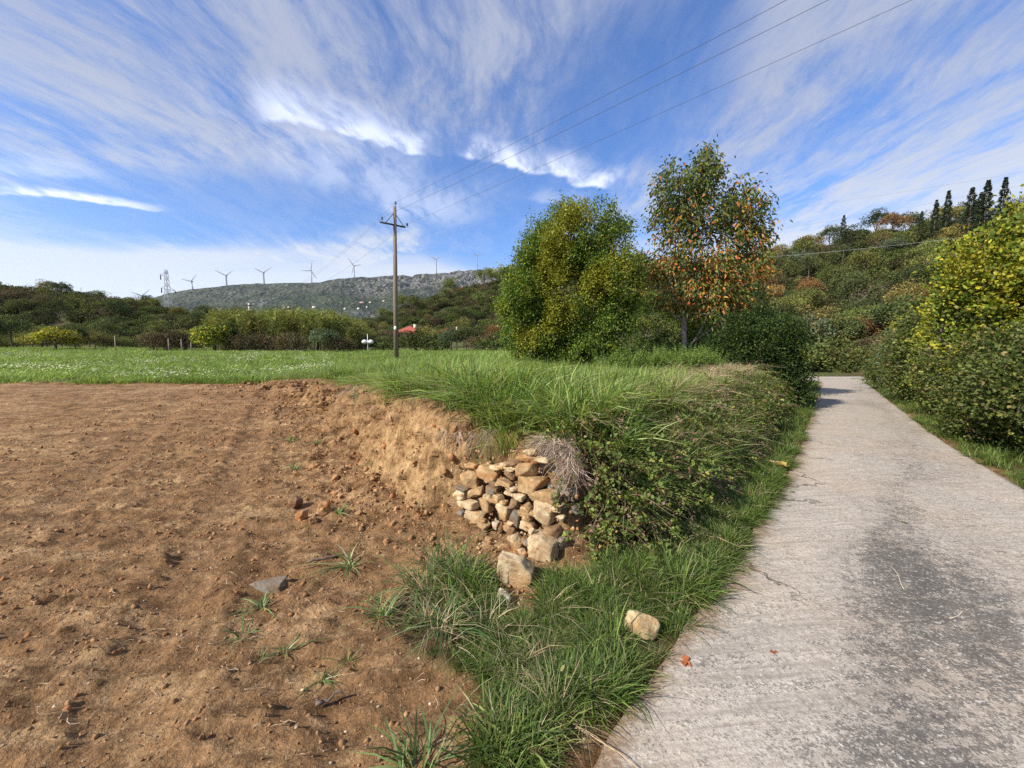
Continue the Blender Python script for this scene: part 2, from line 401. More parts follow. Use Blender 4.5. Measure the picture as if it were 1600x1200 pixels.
# ground
def make_ground_mat():
    m, t, b = newmat('ground_soil_and_turf', .95, .15)
    co = t.node('ShaderNodeNewGeometry').outputs['Position']
    z = t.node('ShaderNodeAttribute', attribute_name='Col').outputs['Color']
    zr = t.node('ShaderNodeSeparateColor'); t.put(zr.inputs[0], z); turf, verge, hill = zr.outputs
    n1 = t.noise(co, .55, 5, .6, .3); n2 = t.noise(co, 4.5, 8, .72); n3 = t.noise(co, 60., 4, .7)
    an = t.noise(t.mapping(co, rot=(0, 0, math.radians(-35)), sc=(.5, 2.2, 1)), 1.7, 7, .68, .6)
    dark, mid, tan = (.12, .064, .028), (.36, .205, .095), (.60, .405, .21)
    c = t.mix(t.ramp(n2, .30, .68), dark, mid)
    c = t.mix(t.m('MULTIPLY', t.ramp(t.m('ADD', t.m('MULTIPLY', n1, .3), t.m('MULTIPLY', an, .7)), .44, .66), t.ramp(t.noise(co, 13., 7, .72), .40, .60, .05, .95)), c, tan)
    c = t.mix(t.ramp(n3, .3, .75), t.mix(1., c, (.62, .62, .64), 'MULTIPLY'), t.mix(1., c, (1.2, 1.18, 1.15), 'MULTIPLY'))
    peb = t.vor(co, 26., out=0); pcol = t.vor(co, 26., out=1)
    pc = t.node('ShaderNodeSeparateColor'); t.put(pc.inputs[0], pcol)
    ism = t.m('MULTIPLY', t.ramp(peb, .10, .16, 1., 0.), t.ramp(pc.outputs[0], .86, .9))
    c = t.mix(ism, c, (.46, .36, .24))
    soil2 = t.mix(n2, (.06, .045, .022), (.15, .11, .05)); green = t.mix(t.ramp(n2, .3, .7), (.035, .055, .014), (.09, .11, .03))
    fieldc = t.mix(t.ramp(t.noise(co, 1.3, 4, .6), .35, .65), green, (.10, .13, .035))
    c = t.mix(turf, c, t.mix(.6, soil2, fieldc))
    c = t.mix(verge, c, t.mix(t.ramp(n2, .35, .65), (.12, .065, .035), (.06, .075, .02)))
    c = t.mix(hill, c, t.mix(t.ramp(t.noise(co, .08, 5, .6), .35, .65), (.02, .03, .01), (.075, .07, .025)))
    t.put(b.inputs['Base Color'], c)
    hgt = t.m('ADD', t.m('ADD', t.m('MULTIPLY', n2, 1.), t.m('MULTIPLY', n3, .22)), t.m('MULTIPLY', t.noise(co, 19., 6, .7), .55))
    t.put(b.inputs['Normal'], t.bump(hgt, 1., .055))
    return m
M['ground'] = make_ground_mat()
def make_bank_mat():
    m, t, b = newmat('cut_earth', .95, .12)
    co = t.node('ShaderNodeNewGeometry').outputs['Position']
    a = t.node('ShaderNodeAttribute', attribute_name='Col').outputs['Color']
    n2 = t.noise(co, 7., 8, .7); n3 = t.noise(t.mapping(co, sc=(1, 1, .4)), 24, 5, .7)
    c = t.mix(t.ramp(n2, .3, .7), (.27, .16, .075), (.56, .37, .18)); c = t.mix(t.ramp(n3, .3, .6), t.mix(1., c, (.62, .58, .55), 'MULTIPLY'), c)
    top = t.mix(t.ramp(n2, .3, .7), (.12, .068, .034), (.34, .20, .10))
    t.put(b.inputs['Base Color'], t.mix(a, top, c)); t.put(b.inputs['Normal'], t.bump(t.m('ADD', n2, t.m('MULTIPLY', n3, .7)), 1., .05))
    return m
M['bank'] = make_bank_mat()
def make_road_mat():
    m, t, b = newmat('worn_concrete', .9, .25)
    co = t.node('ShaderNodeNewGeometry').outputs['Position']
    rc = t.node('ShaderNodeAttribute', attribute_name='rc').outputs['Vector']; u, v, _ = t.xyz(rc)
    fine = t.noise(co, 95, 4, .75); mid = t.noise(co, 14, 7, .7); bigp = t.noise(t.mapping(rc, sc=(1.1, .5, 1)), 1.0, 5, .55, .4)
    brush = t.noise(t.mapping(rc, sc=(.30, 4.6, 1), rot=(0, 0, math.radians(8))), 3.6, 6, .62, .5)
    base = t.mix(t.ramp(brush, .3, .7), (.33, .288, .24), (.57, .505, .425))
    base = t.mix(t.ramp(t.noise(co, .9, 4, .6), .4, .62), base, t.mix(1., base, (1.05, 1.0, .95), 'MULTIPLY'))
    # lichen-dark wear in the middle strip, worst close by
    wear = t.ramp(t.m('ABSOLUTE', t.m('SUBTRACT', u, 1.75)), .15, 1.25, 1., 0.)
    patch = t.ramp(t.m('ADD', bigp, t.m('MULTIPLY', t.m('SUBTRACT', mid, .5), .3)), .36, .72)
    neard = t.ramp(v, 8.6, 6.4, .50, 1.)
    amount = t.m('MULTIPLY', t.m('ADD', t.m('MULTIPLY', wear, .75), t.m('MULTIPLY', patch, .35)), t.m('MULTIPLY', t.m('ADD', .35, t.m('MULTIPLY', patch, .65)), neard), clamp=True)
    f2 = t.noise(co, 42, 4, .7)
    gr = t.m('ADD', t.m('ADD', t.m('MULTIPLY', fine, .30), t.m('MULTIPLY', f2, .30)), t.m('ADD', t.m('MULTIPLY', mid, .15), t.m('MULTIPLY', brush, .25)))
    lo = t.m('SUBTRACT', .54, t.m('MULTIPLY', amount, .115))
    spots = t.m('MULTIPLY', t.ramp(gr, t.m('SUBTRACT', lo, .035), t.m('ADD', lo, .04), 0., 1.), t.m('ADD', .72, t.m('MULTIPLY', amount, .18)), clamp=True)
    c = t.mix(spots, base, (.085, .078, .070))
    c = t.mix(t.m('MULTIPLY', t.ramp(f2, .57, .66), .65), c, (.74, .68, .58))
    spill = t.m('MULTIPLY', t.ramp(t.m('ADD', u, t.m('MULTIPLY', t.m('SUBTRACT', t.noise(co, 2.6, 6, .7), .5), .9)), .03, .22, .85, 0.), t.ramp(f2, .35, .6, .5, 1.))
    c = t.mix(spill, c, (.24, .145, .08))
    u2 = t.noise(co, 38, 3, .6); c = t.mix(t.ramp(u2, .35, .6, .45, 0.), c, t.mix(1., c, (.55, .53, .52), 'MULTIPLY'))
    wv = t.node('ShaderNodeVectorMath', operation='MULTIPLY_ADD'); t.put(wv.inputs[0], t.noise(co, 3.5, 5, .65, out=1)); t.put(wv.inputs[1], (.5, .5, .5)); t.put(wv.inputs[2], co)
    cd_ = t.vor(wv.outputs[0], .85, 'DISTANCE_TO_EDGE')
    edge = t.ramp(u, .25, 1.0, 1., .0)
    cr = t.m('MULTIPLY', t.ramp(cd_, .004, .016, 1., 0.), t.m('MULTIPLY', edge, t.ramp(t.noise(co, 1.1, 2), .42, .55)))
    c = t.mix(t.m('MULTIPLY', cr, .75), c, (.06, .05, .04))
    t.put(b.inputs['Base Color'], c)
    h = t.m('SUBTRACT', t.m('ADD', t.m('MULTIPLY', fine, .5), t.m('ADD', mid, t.m('MULTIPLY', brush, .8))), t.m('MULTIPLY', cr, 1.5))
    t.put(b.inputs['Normal'], t.bump(h, .75, .012))
    return m
M['road'] = make_road_mat()
def make_stone_mat():
    m, t, b = newmat('limestone', .85, .3)
    co = t.node('ShaderNodeTexCoord').outputs['Object']; r = t.node('ShaderNodeObjectInfo').outputs['Random']
    co = t.node('ShaderNodeNewGeometry').outputs['Position']
    a = t.node('ShaderNodeAttribute', attribute_name='Col').outputs['Color']
    n = t.noise(co, 9, 7, .65); n2 = t.noise(co, 55, 5, .7); st_ = t.noise(co, 3.2, 4, .6, 1.)
    c = t.mix(t.ramp(n, .3, .7), t.mix(1., a, (.62, .54, .44), 'MULTIPLY'), t.mix(1., a, (1.15, 1.12, 1.05), 'MULTIPLY'))
    c = t.mix(t.ramp(t.noise(co, 13, 5, .7), .46, .60, 0., .65), c, (.24, .145, .075))
    c = t.mix(t.ramp(st_, .50, .64, 0., .7), c, t.mix(1., a, (.85, .55, .3), 'MULTIPLY'))
    c = t.mix(t.ramp(n2, .55, .75, 0., .45), c, t.mix(1., a, (.4, .38, .36), 'MULTIPLY'))
    t.put(b.inputs['Base Color'], c); t.put(b.inputs['Normal'], t.bump(t.m('ADD', n, t.m('MULTIPLY', n2, .35)), .8, .025))
    return m
M['stone'] = make_stone_mat()
def make_mtn_mat():
    m, t, b = newmat('scrub_and_limestone', .95, .1)
    co = t.node('ShaderNodeNewGeometry').outputs['Position']
    a = t.node('ShaderNodeAttribute', attribute_name='Col').outputs['Color']
    s_ = t.node('ShaderNodeSeparateColor'); t.put(s_.inputs[0], a)
    n = t.noise(co, .012, 8, .65); n2 = t.noise(co, .05, 6, .7); v = t.vor(co, .06)
    veg = t.mix(t.ramp(n, .4, .62), (.045, .056, .036), (.095, .108, .06)); veg = t.mix(t.ramp(v, .2, .7, .0, .5), veg, (.025, .04, .02))
    rock = t.mix(t.ramp(n2, .35, .65), (.09, .09, .085), (.30, .275, .25))
    f = t.m('MULTIPLY', s_.outputs[0], t.ramp(t.m('ADD', t.m('MULTIPLY', n2, .6), t.m('MULTIPLY', n, .4)), .42, .54))
    t.put(b.inputs['Base Color'], t.mix(f, veg, rock)); t.put(b.inputs['Normal'], t.bump(t.m('ADD', t.m('MULTIPLY', v, -1.), n2), 1., 14))
    return m
M['mtn'] = make_mtn_mat()

# ------------------------------------------------------------------ ground sheet
def axis(lo, hi, dlo, dhi, step, grow):
    a = list(np.arange(dlo, dhi, step)); s = step
    while a[-1] < hi: s *= grow; a.append(a[-1]+s)
    s = step; b = []
    x = dlo
    while x > lo: s *= grow; x -= s; b.append(x)
    return np.array(b[::-1]+a)
def grid(X, Y, Zf, colf, mat, name):
    xx, yy = np.meshgrid(X, Y); x, y = xx.ravel(), yy.ravel()
    z = Zf(x, y); nx = len(X)
    i = np.arange(len(Y)-1)[:, None]*nx+np.arange(nx-1)[None]
    F = np.stack([i, i+1, i+1+nx, i+nx], -1).reshape(-1, 4)
    return mesh(name, np.c_[x, y, z], F, mat, colf(x, y), smooth=True)
def zone(x, y):
    d = sdist(x, y, TERR); r = np.hypot(x, y); nz = fbm(x*2.5, y*2.5, seed=77)*.12
    turf = ss(.30, .5, d+nz)
    side = ss(-.05, .1, x-(.6*y-1.4)+nz*1.3)
    verge = ss(-.02, .12, sdist(x, y, VERGE)+nz*.8)
    far = np.maximum(ss(40, 60, r+nz*20), ss(23.5, 25, y))
    verge = np.maximum(verge, ss(0, .3, dright(x, y))*(y > 0))*(1-turf)
    hill = np.maximum(ss(2, 4, hills(x, y)), ss(1.2, 2.5, dright(x, y)))*(y > -1)
    return np.c_[np.maximum(turf, far), verge, hill]
VERGE = [tuple(G(*p, zlow)[:2]) for p in [(620, 950), (670, 890), (740, 905), (790, 975), (870, 925), (1000, 850), (1100, 780), (1200, 670), (1235, 605), (1281, 597), (1275, 640), (1214, 785), (1080, 990), (1020, 1050), (960, 1120), (905, 1200), (860, 1260), (740, 1260), (752, 1060), (680, 1055), (610, 990)]]
X = axis(-4500, 4500, -5.2, 6.5, .026, 1.045); Y = axis(-200, 6000, .8, 8.5, .022, 1.04)
def Zg(x, y):
    z = H(x, y)
    d = sdist(x, y, ROADPOLY); z = z-.05*ss(-.06, .02, d)
    return np.where(d > -.02, np.minimum(z, zroad(x, y)-.02), z)
gm = grid(X, Y, Zg, zone, M['ground'], 'ground')
tag(link('ground', gm), kind='structure')
# ------------------------------------------------------------------ road
def strip(name, A, B, zf, m_across=50, off=.022):
    n = len(A); s = np.r_[0, np.cumsum(np.hypot(*np.diff(.5*(A+B), axis=0).T))]
    A = A+((B-A)/np.linalg.norm(B-A, axis=1)[:, None])*(.025*fbm(s*3, s*0, seed=5)+.015*fbm(s*14, s*0, seed=8))[:, None]
    q = np.r_[0, np.linspace(0, 1, m_across), 1]
    P = A[:, None]*(1-q[None, :, None])+B[:, None]*q[None, :, None]
    z = zf(P[..., 0], P[..., 1])+off+.006*fbm(P[..., 0]*3, P[..., 1]*3, seed=6)+.012*np.sin(PI*q)[None]
    z[:, 0] -= .08; z[:, -1] -= .08
    wd = np.linalg.norm(B-A, axis=1)
    uv = np.stack([q[None]*wd[:, None]*1.0, np.repeat(s[:, None], len(q), 1)], -1)
    k = len(q); i = np.arange(n-1)[:, None]*k+np.arange(k-1)[None]
    F = np.stack([i, i+1, i+1+k, i+k], -1).reshape(-1, 4)
    return mesh(name, np.c_[P.reshape(-1, 2), z.ravel()], F, M['road'], smooth=True, uv=uv.reshape(-1, 2))
tag(link('road', strip('road', RL, RR, zroad)), kind='structure')
ca, cb = G(1180, 597, zroad)[:2], G(1420, 597, zroad)[:2]
A_ = np.linspace(ca-np.array([6, 0]), cb+np.array([4, 0]), 60); B_ = A_+np.array([.3, 4.2])
tag(link('side_road', strip('side_road', A_, B_, zroad, 20, .034)), kind='structure')

# ------------------------------------------------------------------ cut bank of bare earth
bl = resample([(-8.6, 12.1)]+TOE_L[5:13]+[(-.40, 3.46)], 520)
tn = np.gradient(bl, axis=0); tn /= np.linalg.norm(tn, axis=1)[:, None]; inn = np.c_[-tn[:, 1], tn[:, 0]]   # towards the terrace
nv = 64; q = np.linspace(0, 1, nv)
sarc = np.r_[0, np.cumsum(np.hypot(*np.diff(bl, axis=0).T))]
zb = H(bl[:, 0], bl[:, 1], False)-.06
tp = bl+inn*.55; zt = ztop(tp[:, 0], tp[:, 1])+.015
prof_d = np.interp(q, [0, .06, .78, .9, 1], [-.10, .0, .22, .36, .62]); prof_z = np.interp(q, [0, .06, .78, .9, 1], [-.05, .04, .93, 1.0, 1.0])
D = prof_d[None]+(.10*fbm(sarc*1.3, sarc*0, seed=51))[:, None]*np.sin(PI*np.clip(q, 0, .9))[None]
Zz = zb[:, None]+(zt-zb)[:, None]*prof_z[None]
SS, QQ = np.meshgrid(sarc, q, indexing='ij')
rough_ = fbm(SS*5, Zz*5, QQ*0, 5, 61, .6)*.05+fbm(SS*2.2, Zz*1.0, 0, 3, 62)*.07-np.abs(fbm(SS*9, Zz*3, 0, 3, 64))*.035
D = D+.30*ss(.95, 1., sarc/sarc[-1])[:, None]
D = D-rough_*(1.35+1.2*ss(-1.6, -3.2, bl[:, 0]))[:, None]*np.interp(q, [0, .1, .85, 1], [.3, 1, .9, .1])[None]
BX = bl[:, 0, None]+inn[:, 0, None]*D; BY = bl[:, 1, None]+inn[:, 1, None]*D
i = np.arange(len(bl)-1)[:, None]*nv+np.arange(nv-1)[None]
F = np.stack([i, i+1, i+1+nv, i+nv], -1).reshape(-1, 4)[:, ::-1]
clean = ss(-3.0, -1.5, bl[:, 0])[:, None]*np.interp(q, [0, .05, .65, .85], [1, 1, 1, 0])[None]*ss(-.5, .1, fbm(SS*2, Zz*3, seed=71)+.3)
clean = np.maximum(clean, .35*np.interp(q, [0, .5, .8], [1, 1, 0])[None]*np.ones_like(SS))
bm_ = mesh('earth_bank', np.c_[BX.ravel(), BY.ravel(), (Zz+.03*fbm(SS*6, QQ*6, seed=66)*np.sin(PI*QQ)).ravel()], F, M['bank'], np.repeat(clean.ravel()[:, None], 3, 1), smooth=True)
tag(link('earth_bank', bm_), kind='structure')

# ------------------------------------------------------------------ mountain
MP = [(-400, 495), (0, 488), (120, 482), (180, 476), (228, 468), (262, 458), (300, 452), (350, 446), (400, 443), (450, 442), (500, 441), (530, 435), (560, 433), (600, 432), (650, 430), (700, 425), (750, 421), (800, 416), (900, 411), (1000, 407), (1100, 404), (1180, 402), (1230, 404), (1400, 420), (2000, 470)]
MY = [(-400, 1900), (228, 1900), (500, 2100), (700, 2500), (900, 2900), (1400, 3300), (2000, 3600)]
pxs = np.linspace(-400, 2000, 900)
ry = np.interp(pxs, *zip(*MP))+1.1*fbm(pxs/14, pxs*0, seed=2, oct=4)*ss(480, 700, pxs)+.5*fbm(pxs/20, pxs*0, seed=4); rY = np.interp(pxs, *zip(*MY))
top = np.array([at(a, b, Yv) for a, b, Yv in zip(pxs, ry, rY)])
qs = np.r_[np.linspace(0, 1, 130), 1.06, 1.3]
prof = np.interp(qs, [0, .25, .5, .72, .86, .93, 1, 1.06, 1.3], [0, .07, .22, .46, .68, .84, 1, .98, .6])
foot = 650.
TY = foot+(rY[:, None]-foot)*qs[None]; ux = top[:, 0]/top[:, 1]
TX = ux[:, None]*TY
TZ = top[:, 2, None]*prof[None]
rel = TZ*.10*fbm(TX/260, TY/300, oct=5, seed=17, gain=.55)*np.interp(qs, [0, .3, .88, 1, 1.3], [0, 1, .9, 0, 0])[None]
TZ = TZ+rel+(4*fbm(TX/22, TY/22, oct=3, seed=18))*np.interp(qs, [0, .1, .97, 1, 1.3], [0, 1, 1, .1, 0])[None]
# cliff band
cl = np.interp(qs, [0, .84, .90, .98, 1, 1.3], [0, 0, .8, 1, .9, 0])[None]*(.25+.7*ss(470, 640, pxs))[:, None]
low_r = .5*ss(.45, .8, fbm(TX/120, TY/160, oct=3, seed=88))*np.interp(qs, [0, .45, .6, .8], [0, 0, 1, 1])[None]
TX2 = TX; TY2 = TY+cl*26*fbm(TX/30, TZ/24, oct=3, seed=20)
k = len(qs); i = np.arange(len(pxs)-1)[:, None]*k+np.arange(k-1)[None]
F = np.stack([i, i+k, i+1+k, i+1], -1).reshape(-1, 4)
rk = np.clip(np.maximum(cl, low_r), 0, 1).ravel()
tag(link('mountain', mesh('mountain', np.c_[TX2.ravel(), TY2.ravel(), TZ.ravel()-.5], F, M['mtn'], np.repeat(rk[:, None], 3, 1), smooth=False)), kind='structure')
def mtn_at(px, py):
    """point of the mountain slope seen at a photo pixel"""
    ci = int(np.clip(np.searchsorted(pxs, px), 0, len(pxs)-1)); _, a, b = ray(px, py)
    t = TY[ci]/a; z = CAMZ+b*t; j = np.argmax(z < TZ[ci]); return np.array([ux[ci]*TY[ci, j], TY[ci, j], TZ[ci, j]])
# ------------------------------------------------------------------ scattering
def proj(p):
    d = p[1]*CP-(p[2]-CAMZ)*SP; u_ = p[1]*SP+(p[2]-CAMZ)*CP
    return 800+FPX*p[0]/d, 600-FPX*u_/d
def spot(px, Yv, dz=0.):
    x = (px-800)/FPX*Yv
    for _ in range(4):
        z = float(H(np.array([x]), np.array([Yv]), False)[0]); x = (px-800)/FPX*(Yv*CP-(z-CAMZ)*SP)
    return np.array([x, Yv, z+dz])
def scatter(name, pts, src, rot=None, scl=None, kind='stuff', label=None, cat=None):
    n = len(pts)
    me = bpy.data.meshes.new(name); me.vertices.add(n); me.vertices.foreach_set('co', np.asarray(pts, np.float32).ravel())
    rot = np.c_[rng.normal(0, .12, (n, 2)), rng.uniform(0, 2*PI, n)] if rot is None else rot
    scl = rng.uniform(.7, 1.3, n) if scl is None else scl
    a = me.attributes.new('rot', 'FLOAT_VECTOR', 'POINT'); a.data.foreach_set('vector', np.asarray(rot, np.float32).ravel())
    a = me.attributes.new('scl', 'FLOAT', 'POINT'); a.data.foreach_set('value', np.asarray(scl, np.float32))
    a = me.attributes.new('idx', 'INT', 'POINT'); a.data.foreach_set('value', rng.integers(0, len(src), n).astype(np.int32))
    col = bpy.data.collections.new(name+'_kinds')
    for m_ in src: col.objects.link(bpy.data.objects.new(m_.name, m_))
    g = bpy.data.node_groups.new(name, 'GeometryNodeTree')
    g.interface.new_socket('Geometry', in_out='INPUT', socket_type='NodeSocketGeometry'); g.interface.new_socket('Geometry', in_out='OUTPUT', socket_type='NodeSocketGeometry')
    i, o = g.nodes.new('NodeGroupInput'), g.nodes.new('NodeGroupOutput')
    ci = g.nodes.new('GeometryNodeCollectionInfo'); ci.inputs[0].default_value = col; ci.inputs[1].default_value = True; ci.inputs[2].default_value = True
    ip = g.nodes.new('GeometryNodeInstanceOnPoints'); ip.inputs['Pick Instance'].default_value = True
    def att(nm, ty):
        q = g.nodes.new('GeometryNodeInputNamedAttribute'); q.data_type = ty; q.inputs[0].default_value = nm; return q.outputs[0]
    L = g.links.new
    L(i.outputs[0], ip.inputs['Points']); L(ci.outputs[0], ip.inputs['Instance']); L(att('idx', 'INT'), ip.inputs['Instance Index'])
    e2r = g.nodes.new('FunctionNodeEulerToRotation'); L(att('rot', 'FLOAT_VECTOR'), e2r.inputs[0]); L(e2r.outputs[0], ip.inputs['Rotation'])
    L(att('scl', 'FLOAT'), ip.inputs['Scale']); L(ip.outputs[0], o.inputs[0])
    ob = link(name, me); md = ob.modifiers.new('scatter', 'NODES'); md.node_group = g
    return tag(ob, label, cat, None, kind)
def region(n, lo, hi, dens):
    """n tries in a box, kept with probability dens(x, y)"""
    x, y = rng.uniform(lo[0], hi[0], n), rng.uniform(lo[1], hi[1], n)
    k = rng.random(n) < dens(x, y); return x[k], y[k]
def on_land(x, y, dz=0.): return np.c_[x, y, H(x, y)+dz]
def in_view(x, y, m=.12):
    return (np.abs(x) < (1.29+m)*np.maximum(y, .1)+.6) & (y > .5)
def blades(n, h, spread, bend, wid, cols, wts, hj=.3, stiff=1.8):
    r = spread*np.sqrt(rng.random(n)); a = rng.uniform(0, 2*PI, n)
    root = np.c_[r*np.cos(a), r*np.sin(a), np.full(n, -.02)]
    hh = h*np.clip(1+rng.normal(size=n)*hj, .3, 1.8); ba = a+rng.normal(0, .9, n); bk = np.abs(rng.normal(bend, bend*.5, n))
    ts = np.array([0, .34, .7, 1.]); bd = np.c_[np.cos(ba), np.sin(ba), np.zeros(n)]
    P = root[:, None]+bd[:, None]*(hh*bk)[:, None, None]*(ts**stiff)[None, :, None]
    P[..., 2] += hh[:, None]*(ts-.38*np.minimum(bk, 1.6)[:, None]*ts**2.6)
    sd_ = np.c_[-np.sin(ba), np.cos(ba), rng.normal(0, .3, n)]; wv = np.array([.7, 1., .7, .06])
    wd = (wid*rng.uniform(.6, 1.4, n))[:, None]*wv[None]
    V = np.stack([P-sd_[:, None]*wd[..., None]/2, P+sd_[:, None]*wd[..., None]/2], 2).reshape(-1, 3)
    b = np.arange(n)[:, None]*8
    F = np.concatenate([b+np.array([0, 1, 3, 2])+2*k_ for k_ in range(3)])
    return V, F, np.repeat(pal(n, cols, wts, .22), 8, 0)
GREEN = [(.075, .125, .028), (.125, .185, .04), (.19, .25, .07), (.33, .29, .15)]
LIME = [(.13, .21, .045), (.20, .29, .07), (.29, .37, .11), (.38, .34, .18)]
STRAW = [(.30, .23, .14), (.22, .15, .10), (.40, .32, .20), (.15, .10, .07)]
def tufts(k, mat, *a, **kw): return [mesh('tuft', *(lambda r: (r[0], r[1], M[mat], r[2]))(blades(*a, **kw))) for _ in range(k)]
T_verge = tufts(6, 'grass', 46, .13, .075, .75, .0055, GREEN, [4, 5, 3, .35])
T_long = tufts(4, 'grass', 26, .30, .06, .95, .008, GREEN, [3, 5, 4, .8])
T_lime = tufts(6, 'grass', 32, .34, .11, .9, .0115, LIME, [3, 5, 3, 1.0])
T_field = tufts(5, 'fieldgrass', 40, .22, .26, .8, .014, LIME, [4, 5, 3, .5])
T_straw = tufts(4, 'dry', 40, .24, .10, 1.1, .004, STRAW, [3, 2, 3, 1])
T_hang = tufts(5, 'dry', 16, .30, .05, .6, .0042, [(.42, .33, .27), (.58, .48, .40), (.24, .17, .13)], [2, 3, 2], stiff=1.5)
T_fine = tufts(4, 'dry', 60, .16, .12, 1.6, .0028, [(.25, .17, .12), (.36, .26, .19), (.16, .10, .08)], [2, 3, 2], stiff=1.2)

CLEAR = [(*G(px, py)[:2], r_) for px, py, r_ in [(1001, 1010, .10), (1004, 1030, .09), (786, 945, .09), (806, 930, .13), (902, 955, .07), (902, 980, .06), (790, 975, .08)]]
# verge grass in front of and along the bank
def dv(x, y):
    s = sdist(x, y, VERGE); rd = -sdist(x, y, ROADPOLY); r = np.hypot(x, y)
    e = ss(-.05, .10, s+.16*fbm(x*3, y*3, seed=91)); edge = ss(.03, .30, rd+.12*fbm(x*4, y*4, seed=92)+.35*ss(2.2, 3.2, y))
    thin = 1-.86*ss(-.12, -.38, x+.3*fbm(x*2.2, y*2.2, seed=93))*ss(3.3, 2.9, y)-.75*np.exp(-.5*(((x+.12)/.28)**2+((y-2.75)/.22)**2))
    thin = thin*np.prod([1-.97*np.exp(-(((x-a_)**2+(y-b_)**2)/c_**2)**2) for a_, b_, c_ in CLEAR], axis=0)
    return e*edge*np.clip(thin, .06, 1)*np.clip(3.2/np.maximum(r, 1.2), .08, 1)*(.7+.5*fbm(x*2, y*2, seed=94))*(sdist(x, y, ROADPOLY) < -.03)
x, y = region(60000, (-1.6, 1.0), (4.2, 5.5), dv)
x2, y2 = region(60000, (2.5, 4.5), (17, 24), lambda x, y: dv(x, y)*2)
x, y = np.r_[x, x2], np.r_[y, y2]
sc_ = rng.uniform(.6, 1.15, len(x))*(1+.05*np.clip(np.hypot(x, y)-3, 0, 12))*(.85+.35*fbm(x*1.5, y*1.5, seed=95))
scatter('verge_grass', on_land(x, y), T_verge, scl=np.maximum(sc_, .35))
x, y = region(9000, (-1.0, 1.6), (6.5, 9), lambda x, y: ss(.0, .1, sdist(x, y, VERGE))*ss(-1.1, -.15, sdist(x, y, TERR))*.42*np.clip(3/np.hypot(x, y), .2, 1)*ss(-.25, .25, fbm(x*1.6, y*1.6, seed=97)))
scatter('tall_grass', on_land(x, y), T_long, scl=rng.uniform(.45, .95, len(x)))
x, y = region(9000, (-1.0, 1.2), (6.5, 9), lambda x, y: ss(.0, .1, sdist(x, y, VERGE))*(sdist(x, y, ROADPOLY) < -.08)*.22*np.clip(3/np.hypot(x, y), .2, 1))
scatter('verge_straw', on_land(x, y), T_straw, scl=rng.uniform(.4, .8, len(x)))
T_weed = [mesh('weed', *(lambda r: (r[0], r[1], M['leaf'], r[2]))(merge([(lambda n, a, e: leaves(np.c_[rng.normal(0, .03, (n, 2)), rng.uniform(0, .08, n)], np.c_[np.cos(a), np.sin(a), e], rng.uniform(.03, .06, n), .024, pal(n, [(.10, .17, .035), (.17, .25, .06), (.24, .28, .09)], [3, 3, 1], .15), up=unit(rng.normal(0, .3, (n, 3))+[0, 0, 1])))(26, rng.uniform(0, 6.3, 26), rng.uniform(0, .9, 26))]))) for _ in range(5)]
x, y = region(9000, (-1.6, 1.0), (6.5, 9), lambda x, y: ss(-.12, .1, sdist(x, y, VERGE))*(sdist(x, y, ROADPOLY) < -.04)*.16*np.clip(3/np.hypot(x, y), .2, 1)*ss(.0, .4, fbm(x*1.8, y*1.8, seed=81))*(np.hypot(x-.02, y-2.45) > .3))
scatter('broadleaf_weeds', on_land(x, y, .03), T_weed, scl=rng.uniform(.35, .8, len(x)))
# right-hand verge
x, y = region(30000, (3.4, 1.5), (21, 24), lambda x, y: (-sdist(x, y, ROADPOLY) > .03)*(dright(x, y) > -.3)*ss(1.5, .8, dright(x, y)+.2*fbm(x*2, y*2, seed=96))*np.clip(5/np.hypot(x, y), .2, 1))
scatter('roadside_grass', on_land(x, y), T_verge, scl=rng.uniform(.7, 1.4, len(x)))
# terrace top: long pale green grass
def dt(x, y):
    d = sdist(x, y, TERR); r = np.hypot(x, y)
    seam = np.exp(-.5*(seg_d(x, y, [(-3.6, 8.6), (-2.4, 8.0), (-.5, 7.8), (.8, 8.3)])/.28)**2)*ss(-.4, .1, fbm(x*1.5, y*1.5, seed=33))
    return ss(.30, .55, d+.12*fbm(x*3, y*3, seed=98))*np.clip(5.5/r, .15, 1)*(1-.9*seam)*in_view(x, y)*(.72+.5*fbm(x*1.3, y*1.3, seed=99))
x, y = region(34000, (-8, 3), (9, 14), dt)
lush = .75+.35*np.exp(-.5*(((x+.4)/1.5)**2+((y-4.6)/1.2)**2))-.25*ss(1.2, 4, x)
scatter('terrace_grass', on_land(x, y), T_lime, scl=rng.uniform(.6, 1.15, len(x))*lush)
x, y = region(9000, (-6, 3), (8, 12), lambda x, y: dt(x, y)*ss(.5, 3.5, x-.3*(y-4))*1.)
scatter('dry_grass', on_land(x, y), T_straw, scl=rng.uniform(.6, 1.2, len(x)))
# the field
yy = 11.0*np.exp(rng.random(70000)*math.log(62/11.)); xx = rng.uniform(-1.42, .85, 70000)*yy
k_ = (sdist(xx, yy, TERR) > .25) & ((yy > 12.5) | (xx < -7)) & (rng.random(len(xx)) < .62+.6*fbm(xx*.4, yy*.4, seed=45))
xx, yy = xx[k_], yy[k_]
scatter('field_grass', on_land(xx, yy), T_field, scl=rng.uniform(.55, 1.1, len(xx))*(1+.018*(yy-12))*(.8+.3*ss(-8, 0, xx)))
